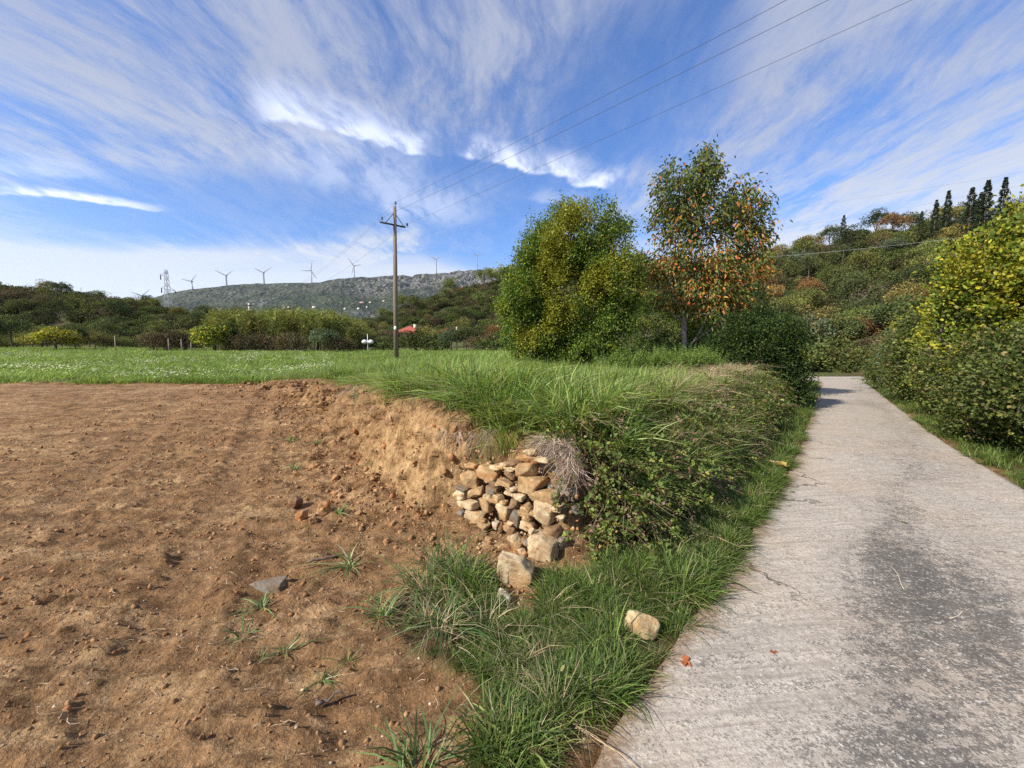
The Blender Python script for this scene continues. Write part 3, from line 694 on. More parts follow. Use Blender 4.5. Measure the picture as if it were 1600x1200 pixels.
# white flowers in the field
fl = []
for _ in range(3):
    P = rng.normal(0, .22, (7, 3)); P[:, 2] = rng.uniform(.16, .30, 7)
    V, F, c = leaves(np.repeat(P, 5, 0), np.c_[rng.normal(size=(35, 2)), rng.uniform(-.1, .3, 35)], .035, .028, np.tile((.75, .75, .70), (35, 1)), ovate=False)
    fl.append(mesh('flower_sprig', V, F, M['fieldgrass'], c))
yy = 12.5*np.exp(rng.random(950)*math.log(45/12.5)); xx = rng.uniform(-1.3, -.45, 950)*yy
k_ = (sdist(xx, yy, TERR) > .3) & (rng.random(len(xx)) < ss(-.2, .5, fbm(xx*.25, yy*.25, seed=46)+.2)*.8)
scatter('white_flowers', on_land(xx[k_], yy[k_], .02), fl, scl=rng.uniform(.7, 1.3, k_.sum()))

# ------------------------------------------------------------------ stones
def rock(dim, seed, planes=13, round_=.09, rough=.03, sub=4, col=(.46, .36, .24), ax=0.):
    r_ = np.random.default_rng(seed)
    bm = bmesh_ico(sub); d = bm[0]
    nrm = unit(r_.normal(size=(planes, 3))); nrm = np.r_[nrm, np.eye(3), -np.eye(3)]; off = np.r_[r_.uniform(.52, .95, planes), r_.uniform(.60, .82, 6)+ax]
    dn = d@nrm.T; rr = np.where(dn > .05, off[None]/np.maximum(dn, .05), 9.); p = 4.5/round_
    R = (rr**-p).sum(1)**(-1/p)
    V = d*R[:, None]; o_ = seed*3.7
    nz = fbm(V[:, 0]*1.7+o_, V[:, 1]*1.7, V[:, 2]*1.7, 5, 3, .58)
    V = V*(1+rough*2.2*nz[:, None])*np.array(dim)/2
    return V, bm[1], np.tile(col, (len(V), 1))
_ico = {}
def bmesh_ico(sub):
    if sub not in _ico:
        import bmesh
        b = bmesh.new(); bmesh.ops.create_icosphere(b, subdivisions=sub, radius=1)
        V = np.array([v.co[:] for v in b.verts]); F = np.array([[v.index for v in f.verts] for f in b.faces]); b.free(); _ico[sub] = (V, F)
    return _ico[sub]
OCH, CRM, GRY, BRN, WHT = (.44, .31, .17), (.56, .46, .31), (.20, .19, .17), (.26, .17, .10), (.62, .58, .50)
def rock_obj(name, dim, seed, col, loc, rot=(0, 0, 0), parent=None, **kw):
    V, F, c = rock(dim, seed, col=col, **kw)
    o = link(name, mesh(name, V, F, M['stone'], c, smooth=True), parent, loc); o.rotation_euler = rot; return o
# end of the dry stone wall: its face runs between these two points and leans back a little
fa, fb = np.array([-.47, 3.55]), np.array([.50, 2.86]); ft = fb-fa; fn = np.array([ft[1], -ft[0]]); fn /= np.linalg.norm(fn)
if fn[1] > 0: fn = -fn
def face_pt(px, py, back=0.):
    u, a, b = ray(px, py); nn = np.array([fn[0], fn[1], .22]); nn3 = nn; p0 = np.array([fa[0], fa[1], 0.])-np.array([fn[0], fn[1], 0])*back
    t = (nn3@(p0-np.array([0, 0, CAMZ])))/(nn3@np.array([u, a, b])); return np.array([u*t, a*t, CAMZ+b*t]), t
wall = empty('dry_stone_wall', (.05, 3.15, 0.)); tag(wall, 'broken end of an old dry stone wall in the bank under dry stems', 'stone wall')
W0 = np.array([.05, 3.15, 0.]); wrz = math.atan2(ft[1], ft[0])
STN = [(165,370,112,98,OCH),(255,338,135,80,OCH),(118,446,78,62,CRM),(200,436,78,54,OCH),(265,466,56,72,CRM),(155,502,128,54,CRM),(250,502,78,82,OCH),(190,566,118,74,CRM),
 (320,466,54,48,OCH),(345,522,98,70,CRM),(345,560,80,60,OCH),(305,605,44,42,WHT),(405,570,70,98,GRY),(470,612,92,52,CRM),(352,392,125,28,OCH),(392,420,90,32,CRM),(455,316,118,92,OCH),(478,402,142,104,OCH),
 (550,466,155,76,OCH),(555,546,150,134,CRM),(465,540,60,90,OCH),(465,572,52,36,OCH),(592,652,124,100,BRN),(535,728,150,150,CRM),(405,682,72,62,CRM),(412,722,60,52,OCH),(335,736,60,54,OCH),(290,790,62,82,GRY),
 (565,288,110,64,GRY),(640,345,76,66,GRY),(640,420,90,60,GRY),(690,350,70,60,GRY),(700,210,70,60,GRY),(640,200,110,60,GRY),(690,280,80,60,GRY),(650,500,80,80,GRY),(700,450,90,70,GRY),(540,225,90,50,BRN),(400,500,60,50,BRN),(110,330,50,34,OCH),
 (300,400,60,50,BRN),(230,600,90,40,OCH),(375,620,60,50,OCH),(640,600,60,90,GRY),(720,520,70,70,GRY),(430,460,70,36,CRM),(380,345,70,50,BRN),(640,700,60,80,GRY)]
rs = np.random.default_rng(5)
for _ in range(34):
    u_ = rs.random(); STN.append((95+u_*560+rs.normal(0, 12), (330-95*u_)+rs.random()*(250+150*u_), rs.uniform(45, 90), rs.uniform(18, 38), [OCH, CRM, CRM, BRN, OCH, GRY][rs.integers(6)]))
for _ in range(16): STN.append((rs.uniform(250, 560), rs.uniform(640, 860), rs.uniform(30, 80), rs.uniform(22, 50), [OCH, CRM, BRN, GRY][rs.integers(4)]))
STN += [(470, 262, 120, 44, OCH), (545, 268, 90, 40, CRM), (610, 250, 110, 46, GRY), (480, 222, 90, 34, CRM), (565, 215, 100, 36, GRY), (650, 240, 70, 50, GRY), (175, 300, 80, 34, OCH), (330, 300, 80, 30, OCH), (400, 280, 70, 34, BRN)]
for i_, (cx, cy, w_, h_, cc) in enumerate(STN):
    px, py = 680+.3*cx, 640+.3*cy
    p, t = face_pt(px, py, -.07-(.11 if cy > 640 else 0)+(.12 if cc in (GRY, BRN) and cx > 500 else 0)); k = .3*t/FPX
    dx_, dz_ = w_*k*1.16, h_*k*1.12; dep = min(.26, max(.09, .5*(dx_+dz_)*1.1))
    p = p-np.array([fn[0], fn[1], 0])*dep*.30
    tilt = rs.normal(0, .12)+({4: -.9, 13: .15, 12: .15, 14: .28}.get(i_, 0) if i_ != 4 else -.5)
    rock_obj('stone', (dx_*1.10, dep, dz_*1.10), 100+i_, tuple(np.array(cc)*rs.uniform(.88, 1.12)), p-W0, (rs.normal(0, .08), tilt, wrz+rs.normal(0, .15)), wall, planes=9, rough=.03, sub=4)
def loose(name, px, py, Yv, wpx, hpx, dep, seed, col, label, cat, rot=(0, 0, 0), sink=.25, **kw):
    p = G(px, py) if Yv is None else at(px, py, Yv)
    t = p[1]/(CP-(py-600)/FPX*SP); w3, h3 = wpx*t/FPX, hpx*t/FPX
    p = p+np.array([0, 0, h3*(.5-sink)]) if Yv is None else p
    return tag(rock_obj(name, (w3, dep, h3), seed, col, p, rot, **kw), label, cat)
loose('fallen_stone', 804, 893, 2.60, 76, 82, .20, 11, CRM, 'large cream block of stone fallen below the broken wall end', 'stone', (.12, .15, -.25), planes=7, rough=.02, sub=5)
loose('fallen_stone', 786, 934, 2.38, 30, 38, .09, 12, WHT, 'small whitish stone tilted at the foot of the large cream block', 'stone', (.1, .5, -.2), planes=8)
loose('fallen_stone', 811, 936, 2.48, 20, 22, .08, 13, BRN, 'small rusty brown stone tucked under the large cream block', 'stone', planes=8)
loose('fallen_stone', 772, 905, 2.64, 15, 26, .08, 14, GRY, 'dark grey stone left of the large cream block', 'stone', (0, .4, .3), planes=8)
loose('standing_stone', 902, 938, 2.40, 20, 52, .06, 15, GRY, 'narrow grey stone standing in the tall grass below the brambles', 'stone', (0, .1, .3), planes=8)
loose('verge_rock', 1001, 998, None, 58, 42, .13, 16, (.56, .46, .27), 'rounded tan rock lying in the grass beside the road edge', 'rock', (.1, .35, -.5), sink=-.05, planes=10, round_=.45, sub=5, ax=.25)
loose('flat_stone', 419, 917, None, 66, 20, .17, 17, GRY, 'flat grey slab of stone sunk in the bare brown soil', 'stone', (.05, 0, .1), sink=.42, planes=5, sub=5, rough=.05)
CL = (.42, .24, .12)
for q_, (px, py, w_, h_, lb) in enumerate([(505, 806, 22, 26, 'largest upright orange clod of earth below the cut bank'), (472, 815, 20, 20, 'round orange earth clod left of the largest clod'), (490, 818, 15, 14, 'small earth clod touching the largest clod on its left'), (463, 793, 22, 20, 'dark rough earth clod above the round one'), (528, 775, 16, 12, 'crumbly earth clod at the foot of the bank slope'), (523, 752, 12, 12, 'small brown earth clod highest on the slope'), (490, 735, 16, 12, 'flat brown earth clod beside a small weed'), (562, 805, 13, 10, 'low earth clod between the largest clod and the bank'), (604, 853, 14, 13, 'earth clod near the weeds under the bank')]):
    p = G(px, py); t = p[1]; w3, h3 = w_*t/FPX*1.25, h_*t/FPX*1.3
    o = rock_obj('earth_clod', (w3, w3*.9, h3), 200+q_, CL if q_ != 3 else (.17, .10, .055), p+np.array([0, 0, h3*.3]), (0, 0, q_), planes=8, rough=.10, round_=.3, sub=4); tag(o, lb, 'earth clod', 'clods of earth on the slope')
# crumbs and pebbles
crumb = [mesh('crumb', *(lambda r: (r[0], r[1], M['stone'], r[2]))(rock((1, .85, .7), 300+j, 7, .1, .13, 2, col=c_)), smooth=False) for j, c_ in enumerate([CL, (.33, .19, .095), (.46, .28, .14), (.24, .135, .07), (.38, .22, .11)])]
pebs = [mesh('pebble', *(lambda r: (r[0], r[1], M['stone'], r[2]))(rock((1, .7, .5), 320+j, 8, .2, .03, 2, col=c_)), smooth=True) for j, c_ in enumerate([(.5, .4, .28), (.42, .36, .3), (.6, .52, .4)])]
def soilmask(x, y): return (sdist(x, y, TERR) < .1)*(sdist(x, y, VERGE) < .05)*(sdist(x, y, ROADPOLY) < -.05)*in_view(x, y)
def dcr(x, y):
    d = -sdist(x, y, TERR)
    return soilmask(x, y)*np.clip(.20+1.1*np.exp(-(np.maximum(d-.15, 0)/.5)**2)*(x < .2)*ss(-.3, .3, fbm(x*2, y*2, seed=7)+.2)+.12*ss(.1, .7, fbm(x*.9, y*.9, seed=8)), 0, 1)*np.clip(4/np.hypot(x, y), .1, 1)
x, y = region(230000, (-9, 1.0), (.9, 12), dcr)
scatter('soil_crumbs', on_land(x, y, .002), crumb, rot=rng.uniform(0, 6, (len(x), 3)), scl=np.minimum(.0055*rng.pareto(2.0, len(x))+.0045, .034+.03*rng.random(len(x))*(-sdist(x, y, TERR) < .9))*(1+.09*np.hypot(x, y)))
x, y = region(2600, (-7, 1.0), (1.0, 9), lambda x, y: soilmask(x, y)*.8*np.clip(3/np.hypot(x, y), .1, 1))
scatter('pebbles', on_land(x, y, .003), pebs, scl=rng.uniform(.008, .026, len(x)))
rr_ = rng.integers(20, 400, 900); qq = rng.random(900)**3*.4
P_ = RL[rr_]*(1-qq[:, None])+RR[rr_]*qq[:, None]; k_ = P_[:, 1] < 7; P_ = P_[k_]
scatter('road_grit', np.c_[P_, zroad(P_[:, 0], P_[:, 1])+.034], pebs, scl=rng.uniform(.003, .009, len(P_)))
ci = rng.integers(0, len(bl), 2600); cj = (rng.random(2600)*54).astype(int)
Pf = np.c_[BX[ci, cj], BY[ci, cj], Zz[ci, cj]]
scatter('face_crumbs', Pf, crumb, rot=rng.uniform(0, 6, (2600, 3)), scl=np.minimum(.014*rng.pareto(2.4, 2600)+.012, .09)*(1+.06*Pf[:, 1]))
pts = []
for _ in range(420):
    pp, t = face_pt(rng.uniform(700, 905), rng.uniform(700, 900), .02); pts.append(pp)
scatter('wall_rubble', np.array(pts), crumb+pebs, rot=rng.uniform(0, 6, (420, 3)), scl=rng.uniform(.015, .055, 420))
pts = np.array([G(*(rng.normal((775, 890), (38, 38)))) for _ in range(240)])
scatter('foot_rubble', pts+[0, 0, .01], crumb+pebs, rot=rng.uniform(0, 6, (240, 3)), scl=rng.uniform(.012, .05, 240))
# roots and straw bits on the soil
def curl(n, L, r, cols):
    parts = []
    for _ in range(n):
        a = rng.uniform(0, 2*PI); m_ = 5; st_ = np.cumsum(rng.normal(0, .45, m_)); pts = np.cumsum(np.c_[np.cos(a+st_), np.sin(a+st_), rng.normal(0, .25, m_)]*L/m_, 0)
        V, F = tube(pts-pts.mean(0)+[0, 0, .2*L], np.linspace(r, r*.4, m_), 4, False); parts.append((V, F, np.tile(cols[rng.integers(len(cols))], (len(V), 1))))
    return merge(parts)
strawbits = [mesh('rootlet', *(lambda r: (r[0], r[1], M['dry'], r[2]))(curl(1, .09, .0022, [(.5, .40, .27), (.40, .28, .18), (.2, .13, .08)]))) for _ in range(9)]
x, y = region(5200, (-7, 1.0), (1.0, 8), lambda x, y: soilmask(x, y)*.9*np.clip(2.2/np.hypot(x, y), .05, 1))
scatter('root_bits', on_land(x, y, .004), strawbits, scl=rng.uniform(.25, 1.1, len(x)))
for (x0, y0, x1, y1, lb) in [(482, 882, 540, 868, 'dark forked stick lying on the soil near the weeds'), (497, 1106, 535, 1090, 'thin brown stick pressed in the soil near the front')]:
    A0, A1 = G(x0, y0), G(x1, y1); pts = np.linspace(A0, A1, 9)+np.c_[rng.normal(0, .006, (9, 2)), np.full(9, .02)+rng.normal(0, .004, 9)]
    V, F = tube(pts, np.linspace(.010, .004, 9), 6); tag(link('stick', mesh('stick', V, F, M['bark'], smooth=True)), lb, 'stick')
for (x0, y0, x1, y1, lb) in [(1392, 886, 1415, 922, 'thin pale curved twig lying on the road'), (1484, 968, 1510, 955, 'short pale twig on the dark part of the road')]:
    A0, A1 = G(x0, y0, lambda x, y: zroad(x, y)+.035), G(x1, y1, lambda x, y: zroad(x, y)+.035); pts = np.linspace(A0, A1, 7)+np.c_[.012*np.sin(np.linspace(0, 5, 7)), np.zeros(7), np.full(7, .006)]
    V, F = tube(pts, .0022, 5); tag(link('twig', mesh('twig', V, F, plain('pale_twig', (.6, .5, .38)), smooth=True)), lb, 'twig')
# fallen leaves on road and verge
for (px, py, L_, c_, lb) in [(1067, 1033, .045, (.48, .16, .07), 'curled orange leaf lying on the road beside the verge'), (1208, 1018, .022, (.36, .12, .06), 'tiny red-brown leaf on the road'), (1412, 817, .03, (.10, .12, .03), 'small green tuft of leaf in the middle of the road'), (1321, 1077, .03, (.7, .68, .6), 'small whitish leaf on the road by the dark stain'), (1228, 728, .12, (.62, .45, .12), 'yellow leaf on the grass verge beyond the brambles'), (1210, 724, .10, (.6, .42, .22), 'pale orange leaf beside the yellow one on the verge')]:
    p = G(px, py, lambda x, y: np.where(sdist(x, y, ROADPOLY) > 0, zroad(x, y)+.036, H(x, y, False)+.08))
    V, F, c = leaves(np.zeros((3, 3)), np.array([[1, .3, .1], [.8, -.5, .25], [-.2, .9, .2]]), L_, L_*.75, np.tile(c_, (3, 1)), up=np.tile([[0, 0, 1.]], (3, 1)))
    tag(link('fallen_leaf', mesh('fallen_leaf', V, F, M['leaf'], c), None, p, rng.uniform(0, 6)), lb, 'leaf')
# weeds growing singly out of the soil
WEED = [(548, 885, 46, 'largest spiky grass weed beside the dark stick'), (410, 945, 40, 'flat grass weed just below the flat grey stone'), (378, 995, 36, 'short grass weed left of the taller pair'), (445, 1015, 40, 'tall green grass weed of the front pair'), (408, 1028, 26, 'thin bent grass weed of the front pair'), (545, 1030, 34, 'grass weed right of the front pair'), (565, 848, 20, 'small upright weed behind the largest spiky weed'), (502, 1060, 26, 'sparse grey-green weed low in the soil'), (460, 738, 22, 'dark green weed beside a flat clod'), (497, 695, 24, 'grey-green weed below the far bank'), (455, 690, 18, 'small weed farthest out on the soil'), (590, 735, 26, 'weed growing against the foot of the cut bank'), (530, 808, 26, 'wispy grey weed behind the largest clod')]
for px, py, s_, lb in WEED:
    p = G(px, py); k = s_*p[1]/FPX
    V, F, c = blades(26, k*.62, k*.10, 1.3, max(.005, k*.05), [(.12, .19, .06), (.20, .27, .11), (.30, .33, .18)], [3, 3, 2])
    tag(link('grass_weed', mesh('grass_weed', V, F, M['grass'], c), None, (p[0], p[1], float(H(p[:1], p[1:2])[0]))), lb, 'weed', 'weeds on the bare soil')
for px, py, s_, n_, lb in [(655, 1205, 90, 60, 'tall blue-green grass clump at the bottom edge of the soil'), (655, 915, 60, 60, 'broad leaved grass clump where the soil meets the verge'), (690, 895, 70, 50, 'arching grass clump left of the fallen stones'), (700, 985, 60, 70, 'arching pale-bladed grass clump at the edge of the dark soil'), (600, 965, 40, 50, 'low leafy clump farthest left of the verge')]:
    p = G(px, py); k = s_*p[1]/FPX
    V, F, c = blades(n_, k*.8, k*.35, 1.1, .009, [(.10, .18, .06), (.18, .27, .10), (.26, .34, .15)], [3, 3, 2])
    tag(link('grass_clump', mesh('grass_clump', V, F, M['grass'], c), None, (p[0], p[1], float(H(p[:1], p[1:2])[0]))), lb, 'grass clump', 'grass clumps at the soil edge')

# ------------------------------------------------------------------ brambles, roots and ferns on the bank
def sprig(L_, nl, leafL, cols, wts, stemc=(.16, .09, .05), droop=.55, tri=True):
    tt = np.linspace(0, 1, 9); pts = np.c_[tt*L_*.85, .06*L_*np.sin(tt*5), L_*(.62*tt-droop*1.1*tt**2)]
    sv, sf = tube(pts, np.linspace(.0045, .0015, 9), 4, False)
    ti = rng.uniform(.08, 1, nl); base = np.c_[np.interp(ti, tt, pts[:, 0]), np.interp(ti, tt, pts[:, 1]), np.interp(ti, tt, pts[:, 2])]
    d = unit(np.c_[rng.normal(.2, .5, nl), rng.normal(0, 1, nl), rng.normal(.3, .5, nl)]); st = base+d*leafL*.8
    c = pal(nl, cols, wts, .25); up = unit(rng.normal(0, .45, (nl, 3))+[0, 0, 1])
    out = [(sv, sf, np.tile(stemc, (len(sv), 1)))]
    side = unit(np.cross(d, up))
    for k_, dd in enumerate([d, d*.35+side, d*.35-side] if tri else [d]):
        out.append(leaves(st, dd, leafL*(1 if k_ == 0 else .8)*rng.uniform(.7, 1.2, nl), leafL*.72, c, up=up))
    return merge(out)
BR = [(.10, .145, .035), (.17, .22, .055), (.28, .30, .08), (.34, .22, .07), (.24, .13, .09)]
def sprigs(k, *a, **kw): return [mesh('sprig', *(lambda r: (r[0], r[1], M['leaf'], r[2]))(sprig(*a, **kw))) for _ in range(k)]
S_br = sprigs(6, .55, 26, .032, BR, [5, 5, 2.2, .5, .5])
S_dry = sprigs(4, .5, 9, .03, [(.28, .18, .13), (.20, .13, .10), (.35, .25, .17)], [1, 1, 1], stemc=(.28, .2, .15), tri=False)
def bank_pts(n, dmin, dmax, hmin, hmax, s0=0., s1=1.):
    """points on and just off the road-side slope of the bank"""
    T = resample(TOE_R[:9], 300); s = (s0+(s1-s0)*rng.random(n)**1.35); i = (s*298).astype(int)
    tg = unit(np.gradient(T, axis=0))[i]; inw = np.c_[-tg[:, 1], tg[:, 0]]; h = rng.uniform(hmin, hmax, n)
    dd = dmin+(dmax-dmin)*h+rng.normal(0, .07, n)-.16*np.sin(PI*np.clip(h, 0, 1)); b = T[i]+inw*dd[:, None]
    z0, z1 = zlow(b[:, 0], b[:, 1]), ztop(b[:, 0], b[:, 1])
    z = z0+(z1-z0)*np.clip(h, 0, 1)+.25*np.clip(h-1, 0, 1)
    yaw = np.arctan2(-inw[:, 1], -inw[:, 0])+rng.normal(0, .9, n)
    return np.c_[b, z], yaw, h
p, yaw, h = bank_pts(2300, .02, .48, .05, 1.0, .012, .95)
keep = rng.random(len(p)) < .35+.65*ss(-.35, .15, fbm(p[:, 0]*2.5, p[:, 1]*2.5, p[:, 2]*2.5, seed=14))
p, yaw, h = p[keep], yaw[keep], h[keep]
scatter('brambles', p, S_br, rot=np.c_[rng.normal(0, .4, len(p)), rng.normal(.1, .45, len(p)), yaw], scl=rng.uniform(.45, 1.0, len(p))*(1+.03*p[:, 1]))
p, yaw, h = bank_pts(1300, -.08, .46, .1, 1.05, .015, .95)
scatter('dry_stems', p, S_dry, rot=np.c_[rng.normal(0, .5, len(p)), rng.normal(.2, .6, len(p)), yaw], scl=rng.uniform(.5, 1.1, len(p)))
p, yaw, h = bank_pts(2200, -.06, .70, .55, 1.3, .1, 1.)
scatter('dead_grass', p, T_straw, scl=rng.uniform(.4, .9, len(p)))
p, yaw, h = bank_pts(1300, -.04, .50, .0, 1.0, .03, 1.)
scatter('bank_grass', p, T_long+T_lime[:3], rot=np.c_[rng.normal(0, .4, len(p)), rng.normal(.35, .35, len(p)), yaw], scl=rng.uniform(.45, .9, len(p)))
# roots hanging over the wall end and the lip of the bare bank
pts, rots = [], []
for (px, py, n_, sx, sy) in [(860, 688, 26, 26, 6), (892, 716, 36, 12, 26), (735, 676, 12, 34, 5)]:
    for _ in range(n_):
        pp, t = face_pt(px+rng.normal(0, sx*.6), py+rng.normal(0, sy*.6), -.05); pts.append(pp); rots.append((rng.normal(.0, .35), rng.normal(2.35, .35), math.atan2(fn[1], fn[0])+rng.normal(0, .5)))
scatter('root_tangle', np.array(pts), T_hang, rot=np.array(rots), scl=rng.uniform(.3, .75, len(pts)))
ii = rng.integers(40, 515, 80); lipd = rng.uniform(.16, .5, 80); hb_ = ztop(bl[ii, 0]+inn[ii, 0]*.5, bl[ii, 1]+inn[ii, 1]*.5)
P_ = np.c_[bl[ii]+inn[ii]*lipd[:, None], hb_+rng.uniform(-.16, .03, 80)]
k_ = fbm(sarc[ii]*1.1, sarc[ii]*0, seed=37) > -.15; P_ = P_[k_]
scatter('lip_roots', P_, T_hang, rot=np.c_[rng.normal(0, .4, len(P_)), rng.normal(2.2, .5, len(P_)), np.full(len(P_), math.atan2(-.6, -.8))+rng.normal(0, .6, len(P_))], scl=rng.uniform(.4, .9, len(P_)))
# ferny bright plants round the fruit tree
T_fern = []
for _ in range(4):
    parts = []
    for f_ in range(9):
        a = rng.uniform(0, 2*PI); L_ = rng.uniform(.35, .75); tt = np.linspace(.1, 1, 16); out = rng.uniform(.25, .6)
        pts = np.c_[np.cos(a)*tt*L_*out, np.sin(a)*tt*L_*out, L_*(tt-.15*tt**2)]; dd = unit(np.gradient(pts, axis=0)); sd_ = np.array([-math.sin(a), math.cos(a), 0])
        for sg in (1, -1):
            parts.append(leaves(pts, dd*.5+sd_*sg+rng.normal(0, .15, (16, 3)), .11*(1.1-tt), .02, pal(16, [(.09, .15, .03), (.14, .21, .045), (.21, .28, .07)], [1, 1, 1], .15), ovate=False))
    V, F, c = merge(parts); T_fern.append(mesh('fern', V, F, M['leaf'], c))
P_ = []
for _ in range(420):
    q_ = spot(rng.uniform(935, 1125), rng.uniform(9.2, 12.6)); P_.append(q_)
scatter('ferns', np.array(P_), T_fern, scl=rng.uniform(.6, 1.25, len(P_)))

# ------------------------------------------------------------------ trees
def grow(trunk, targets, step=.18, pen=.7, curve=.18):
    N_ = [np.array(p, float) for tr in trunk for p in tr]; par = []; n0 = 0
    for ti_, tr in enumerate(trunk):
        for j in range(len(tr)):
            if j: par.append(n0+j-1)
            elif ti_ == 0: par.append(-1)
            else:
                prev = np.array(N_[:n0]); par.append(int(np.argmin(np.linalg.norm(prev-N_[n0], axis=1))))
        n0 += len(tr)
    P = np.zeros((len(N_)+len(targets)*40, 3)); P[:len(N_)] = N_; n = len(N_); base = np.array(N_[0])
    for t_ in targets[np.argsort(np.linalg.norm((targets-base)*[1.6, 1.6, 1], axis=1))]:
        d = P[:n]-t_; dist = np.linalg.norm(d, axis=1)
        j = int(np.argmin(dist+pen*np.maximum(0, d[:, 2]+.35*np.hypot(d[:, 0], d[:, 1])))); L_ = dist[j]; k = max(1, int(L_/step))
        a = P[j]; mid = (a+t_)/2+np.array([0, 0, -curve*L_*.4])+rng.normal(0, .07*L_, 3)
        tt = np.linspace(0, 1, k+1)[1:, None]; pts = a*(1-tt)**2+2*mid*tt*(1-tt)+t_*tt**2
        for q_ in range(k):
            if n >= len(P): break
            P[n] = pts[q_]; par.append(j if q_ == 0 else n-1); n += 1
    P = P[:n]; par = np.array(par[:n]); cnt = np.zeros(n); ch = np.zeros(n, int)
    for i in range(1, n): ch[par[i]] += 1
    cnt[ch == 0] = 1
    for i in range(n-1, 0, -1): cnt[par[i]] += cnt[i]
    return P, par, cnt
def limbs(P, par, cnt, r0, expo=.5, sides=5, rmin=.0, mn=0.):
    R = np.maximum(r0*(cnt/cnt[0])**expo, rmin); e = np.where((par >= 0) & (R >= mn))[0]; a, b = P[par[e]], P[e]
    d = unit(b-a); x_ = unit(np.cross(d, np.tile([.31, .17, .93], (len(e), 1)))); y_ = np.cross(d, x_)
    an = np.linspace(0, 2*PI, sides, endpoint=False); ra = np.minimum(R[par[e]], R[e]*1.35)
    ring = x_[:, None]*np.cos(an)[None, :, None]+y_[:, None]*np.sin(an)[None, :, None]
    V = np.stack([(a-d*ra[:, None]*.15)[:, None]+ring*ra[:, None, None], b[:, None]+ring*R[e][:, None, None]], 1).reshape(-1, 3)
    q_ = np.arange(sides); F = (np.arange(len(e))[:, None, None]*2*sides+np.stack([q_, (q_+1) % sides, (q_+1) % sides+sides, q_+sides], -1)[None]).reshape(-1, 4)
    return V, F
def ell(n, c, r, shell=.0, flat=0.):
    d = unit(rng.normal(size=(n, 3))); q_ = (shell+(1-shell)*rng.random(n))**(1/3)
    return np.array(c)+d*q_[:, None]*np.array(r)
def leafy(P, par, cnt, maxc, per, L_, Wd, cols, wts, spread=.06, droop=.0, zfn=None, ovate=True, center=None, jit=.22):
    ids = np.where(cnt <= maxc)[0]; ids = np.repeat(ids, per); n = len(ids)
    pos = P[ids]+rng.normal(0, spread, (n, 3)); c0 = P.mean(0) if center is None else np.array(center)
    d = unit(unit(pos-c0)*.6+rng.normal(0, .7, (n, 3))+[0, 0, -droop]); col = pal(n, cols, wts, jit)
    if zfn is not None: col = zfn(pos, col)
    return leaves(pos, d, L_*rng.uniform(.6, 1.25, n), Wd*rng.uniform(.7, 1.2, n), col, ovate=ovate, fold=.2)
def clusters(tips, per, sp, L_, Wd, cols, wts, c0, droop=0., fn=None, jit=.2, inner=0.):
    n = len(tips)*per; pos = np.repeat(tips, per, 0)+rng.normal(0, sp, (n, 3)); tone = np.repeat(1+rng.normal(0, .12, len(tips)), per)
    d = unit(unit(pos-np.array(c0))*.7+rng.normal(0, .6, (n, 3))+[0, 0, -droop]); col = pal(n, cols, wts, jit)*tone[:, None]
    if fn is not None: col = fn(pos, col)
    return leaves(pos, d, L_*rng.uniform(.6, 1.2, n), Wd*rng.uniform(.7, 1.2, n), np.clip(col, .004, .8), fold=.2)
def tree_thing(name, loc, trunk, crown, label, cat, group=None, bark='bark', leaf='leaf', rz=0, sc=1., crown_name='crown', trunk_name='trunk'):
    r = empty(name, loc, rz, sc); tag(r, label, cat, group)
    if trunk is not None: link(trunk_name, trunk if isinstance(trunk, bpy.types.Mesh) else mesh('trunk', *trunk, M[bark], smooth=True), r)
    link(crown_name, crown if isinstance(crown, bpy.types.Mesh) else mesh('crown', crown[0], crown[1], M[leaf], crown[2]), r)
    return r
PX = lambda y: 12/ FPX      # metres per photo pixel at the fruit tree
# fruit tree with drooping leaves, some turned orange
base = spot(1070, 12.0); k12 = 12.15/FPX
def loc_t(px, py, dy=0.): return np.array([(px-1070)*k12, dy, (575-py)*k12])
tr = [[loc_t(1070, 578), loc_t(1069, 562), loc_t(1068, 540), loc_t(1067, 505, .05), loc_t(1068, 465, .05), loc_t(1072, 420), loc_t(1076, 370), loc_t(1080, 320), loc_t(1084, 270)],
      [loc_t(1073, 552), loc_t(1084, 535, .05), loc_t(1097, 515, .1), loc_t(1108, 485, .1), loc_t(1120, 445, .1), loc_t(1135, 395, .0), loc_t(1148, 345, 0)],
      [loc_t(1068, 520, -.1), loc_t(1055, 480, -.2), loc_t(1042, 430, -.2), loc_t(1034, 370, -.1), loc_t(1030, 320, 0)], [loc_t(1080, 540, .1), loc_t(1110, 522, .3), loc_t(1140, 500, .4)]]
tg = np.concatenate([ell(58, loc_t(1085, 295), (.46, .5, .85)), ell(75, loc_t(1080, 345), (.85, .8, 1.1)), ell(62, loc_t(1036, 335), (.48, .55, 1.15)), ell(80, loc_t(1145, 350), (.72, .75, 1.0)), ell(36, loc_t(1160, 400), (.55, .6, .9)),
                     ell(52, loc_t(1095, 435), (1.3, 1.0, .75)), ell(30, loc_t(1030, 425), (.45, .6, .8)), ell(34, loc_t(1140, 470), (.7, .7, .7)), ell(26, loc_t(1050, 480), (.8, .7, .5)), ell(30, loc_t(1088, 475), (1.0, .8, .55)), ell(44, loc_t(1082, 415), (1.15, .8, .5))])
tg = np.concatenate([tg, tg[::2]+rng.normal(0, .16, (len(tg[::2]), 3))])
P, par, cnt = grow(tr, tg, .075, .8)
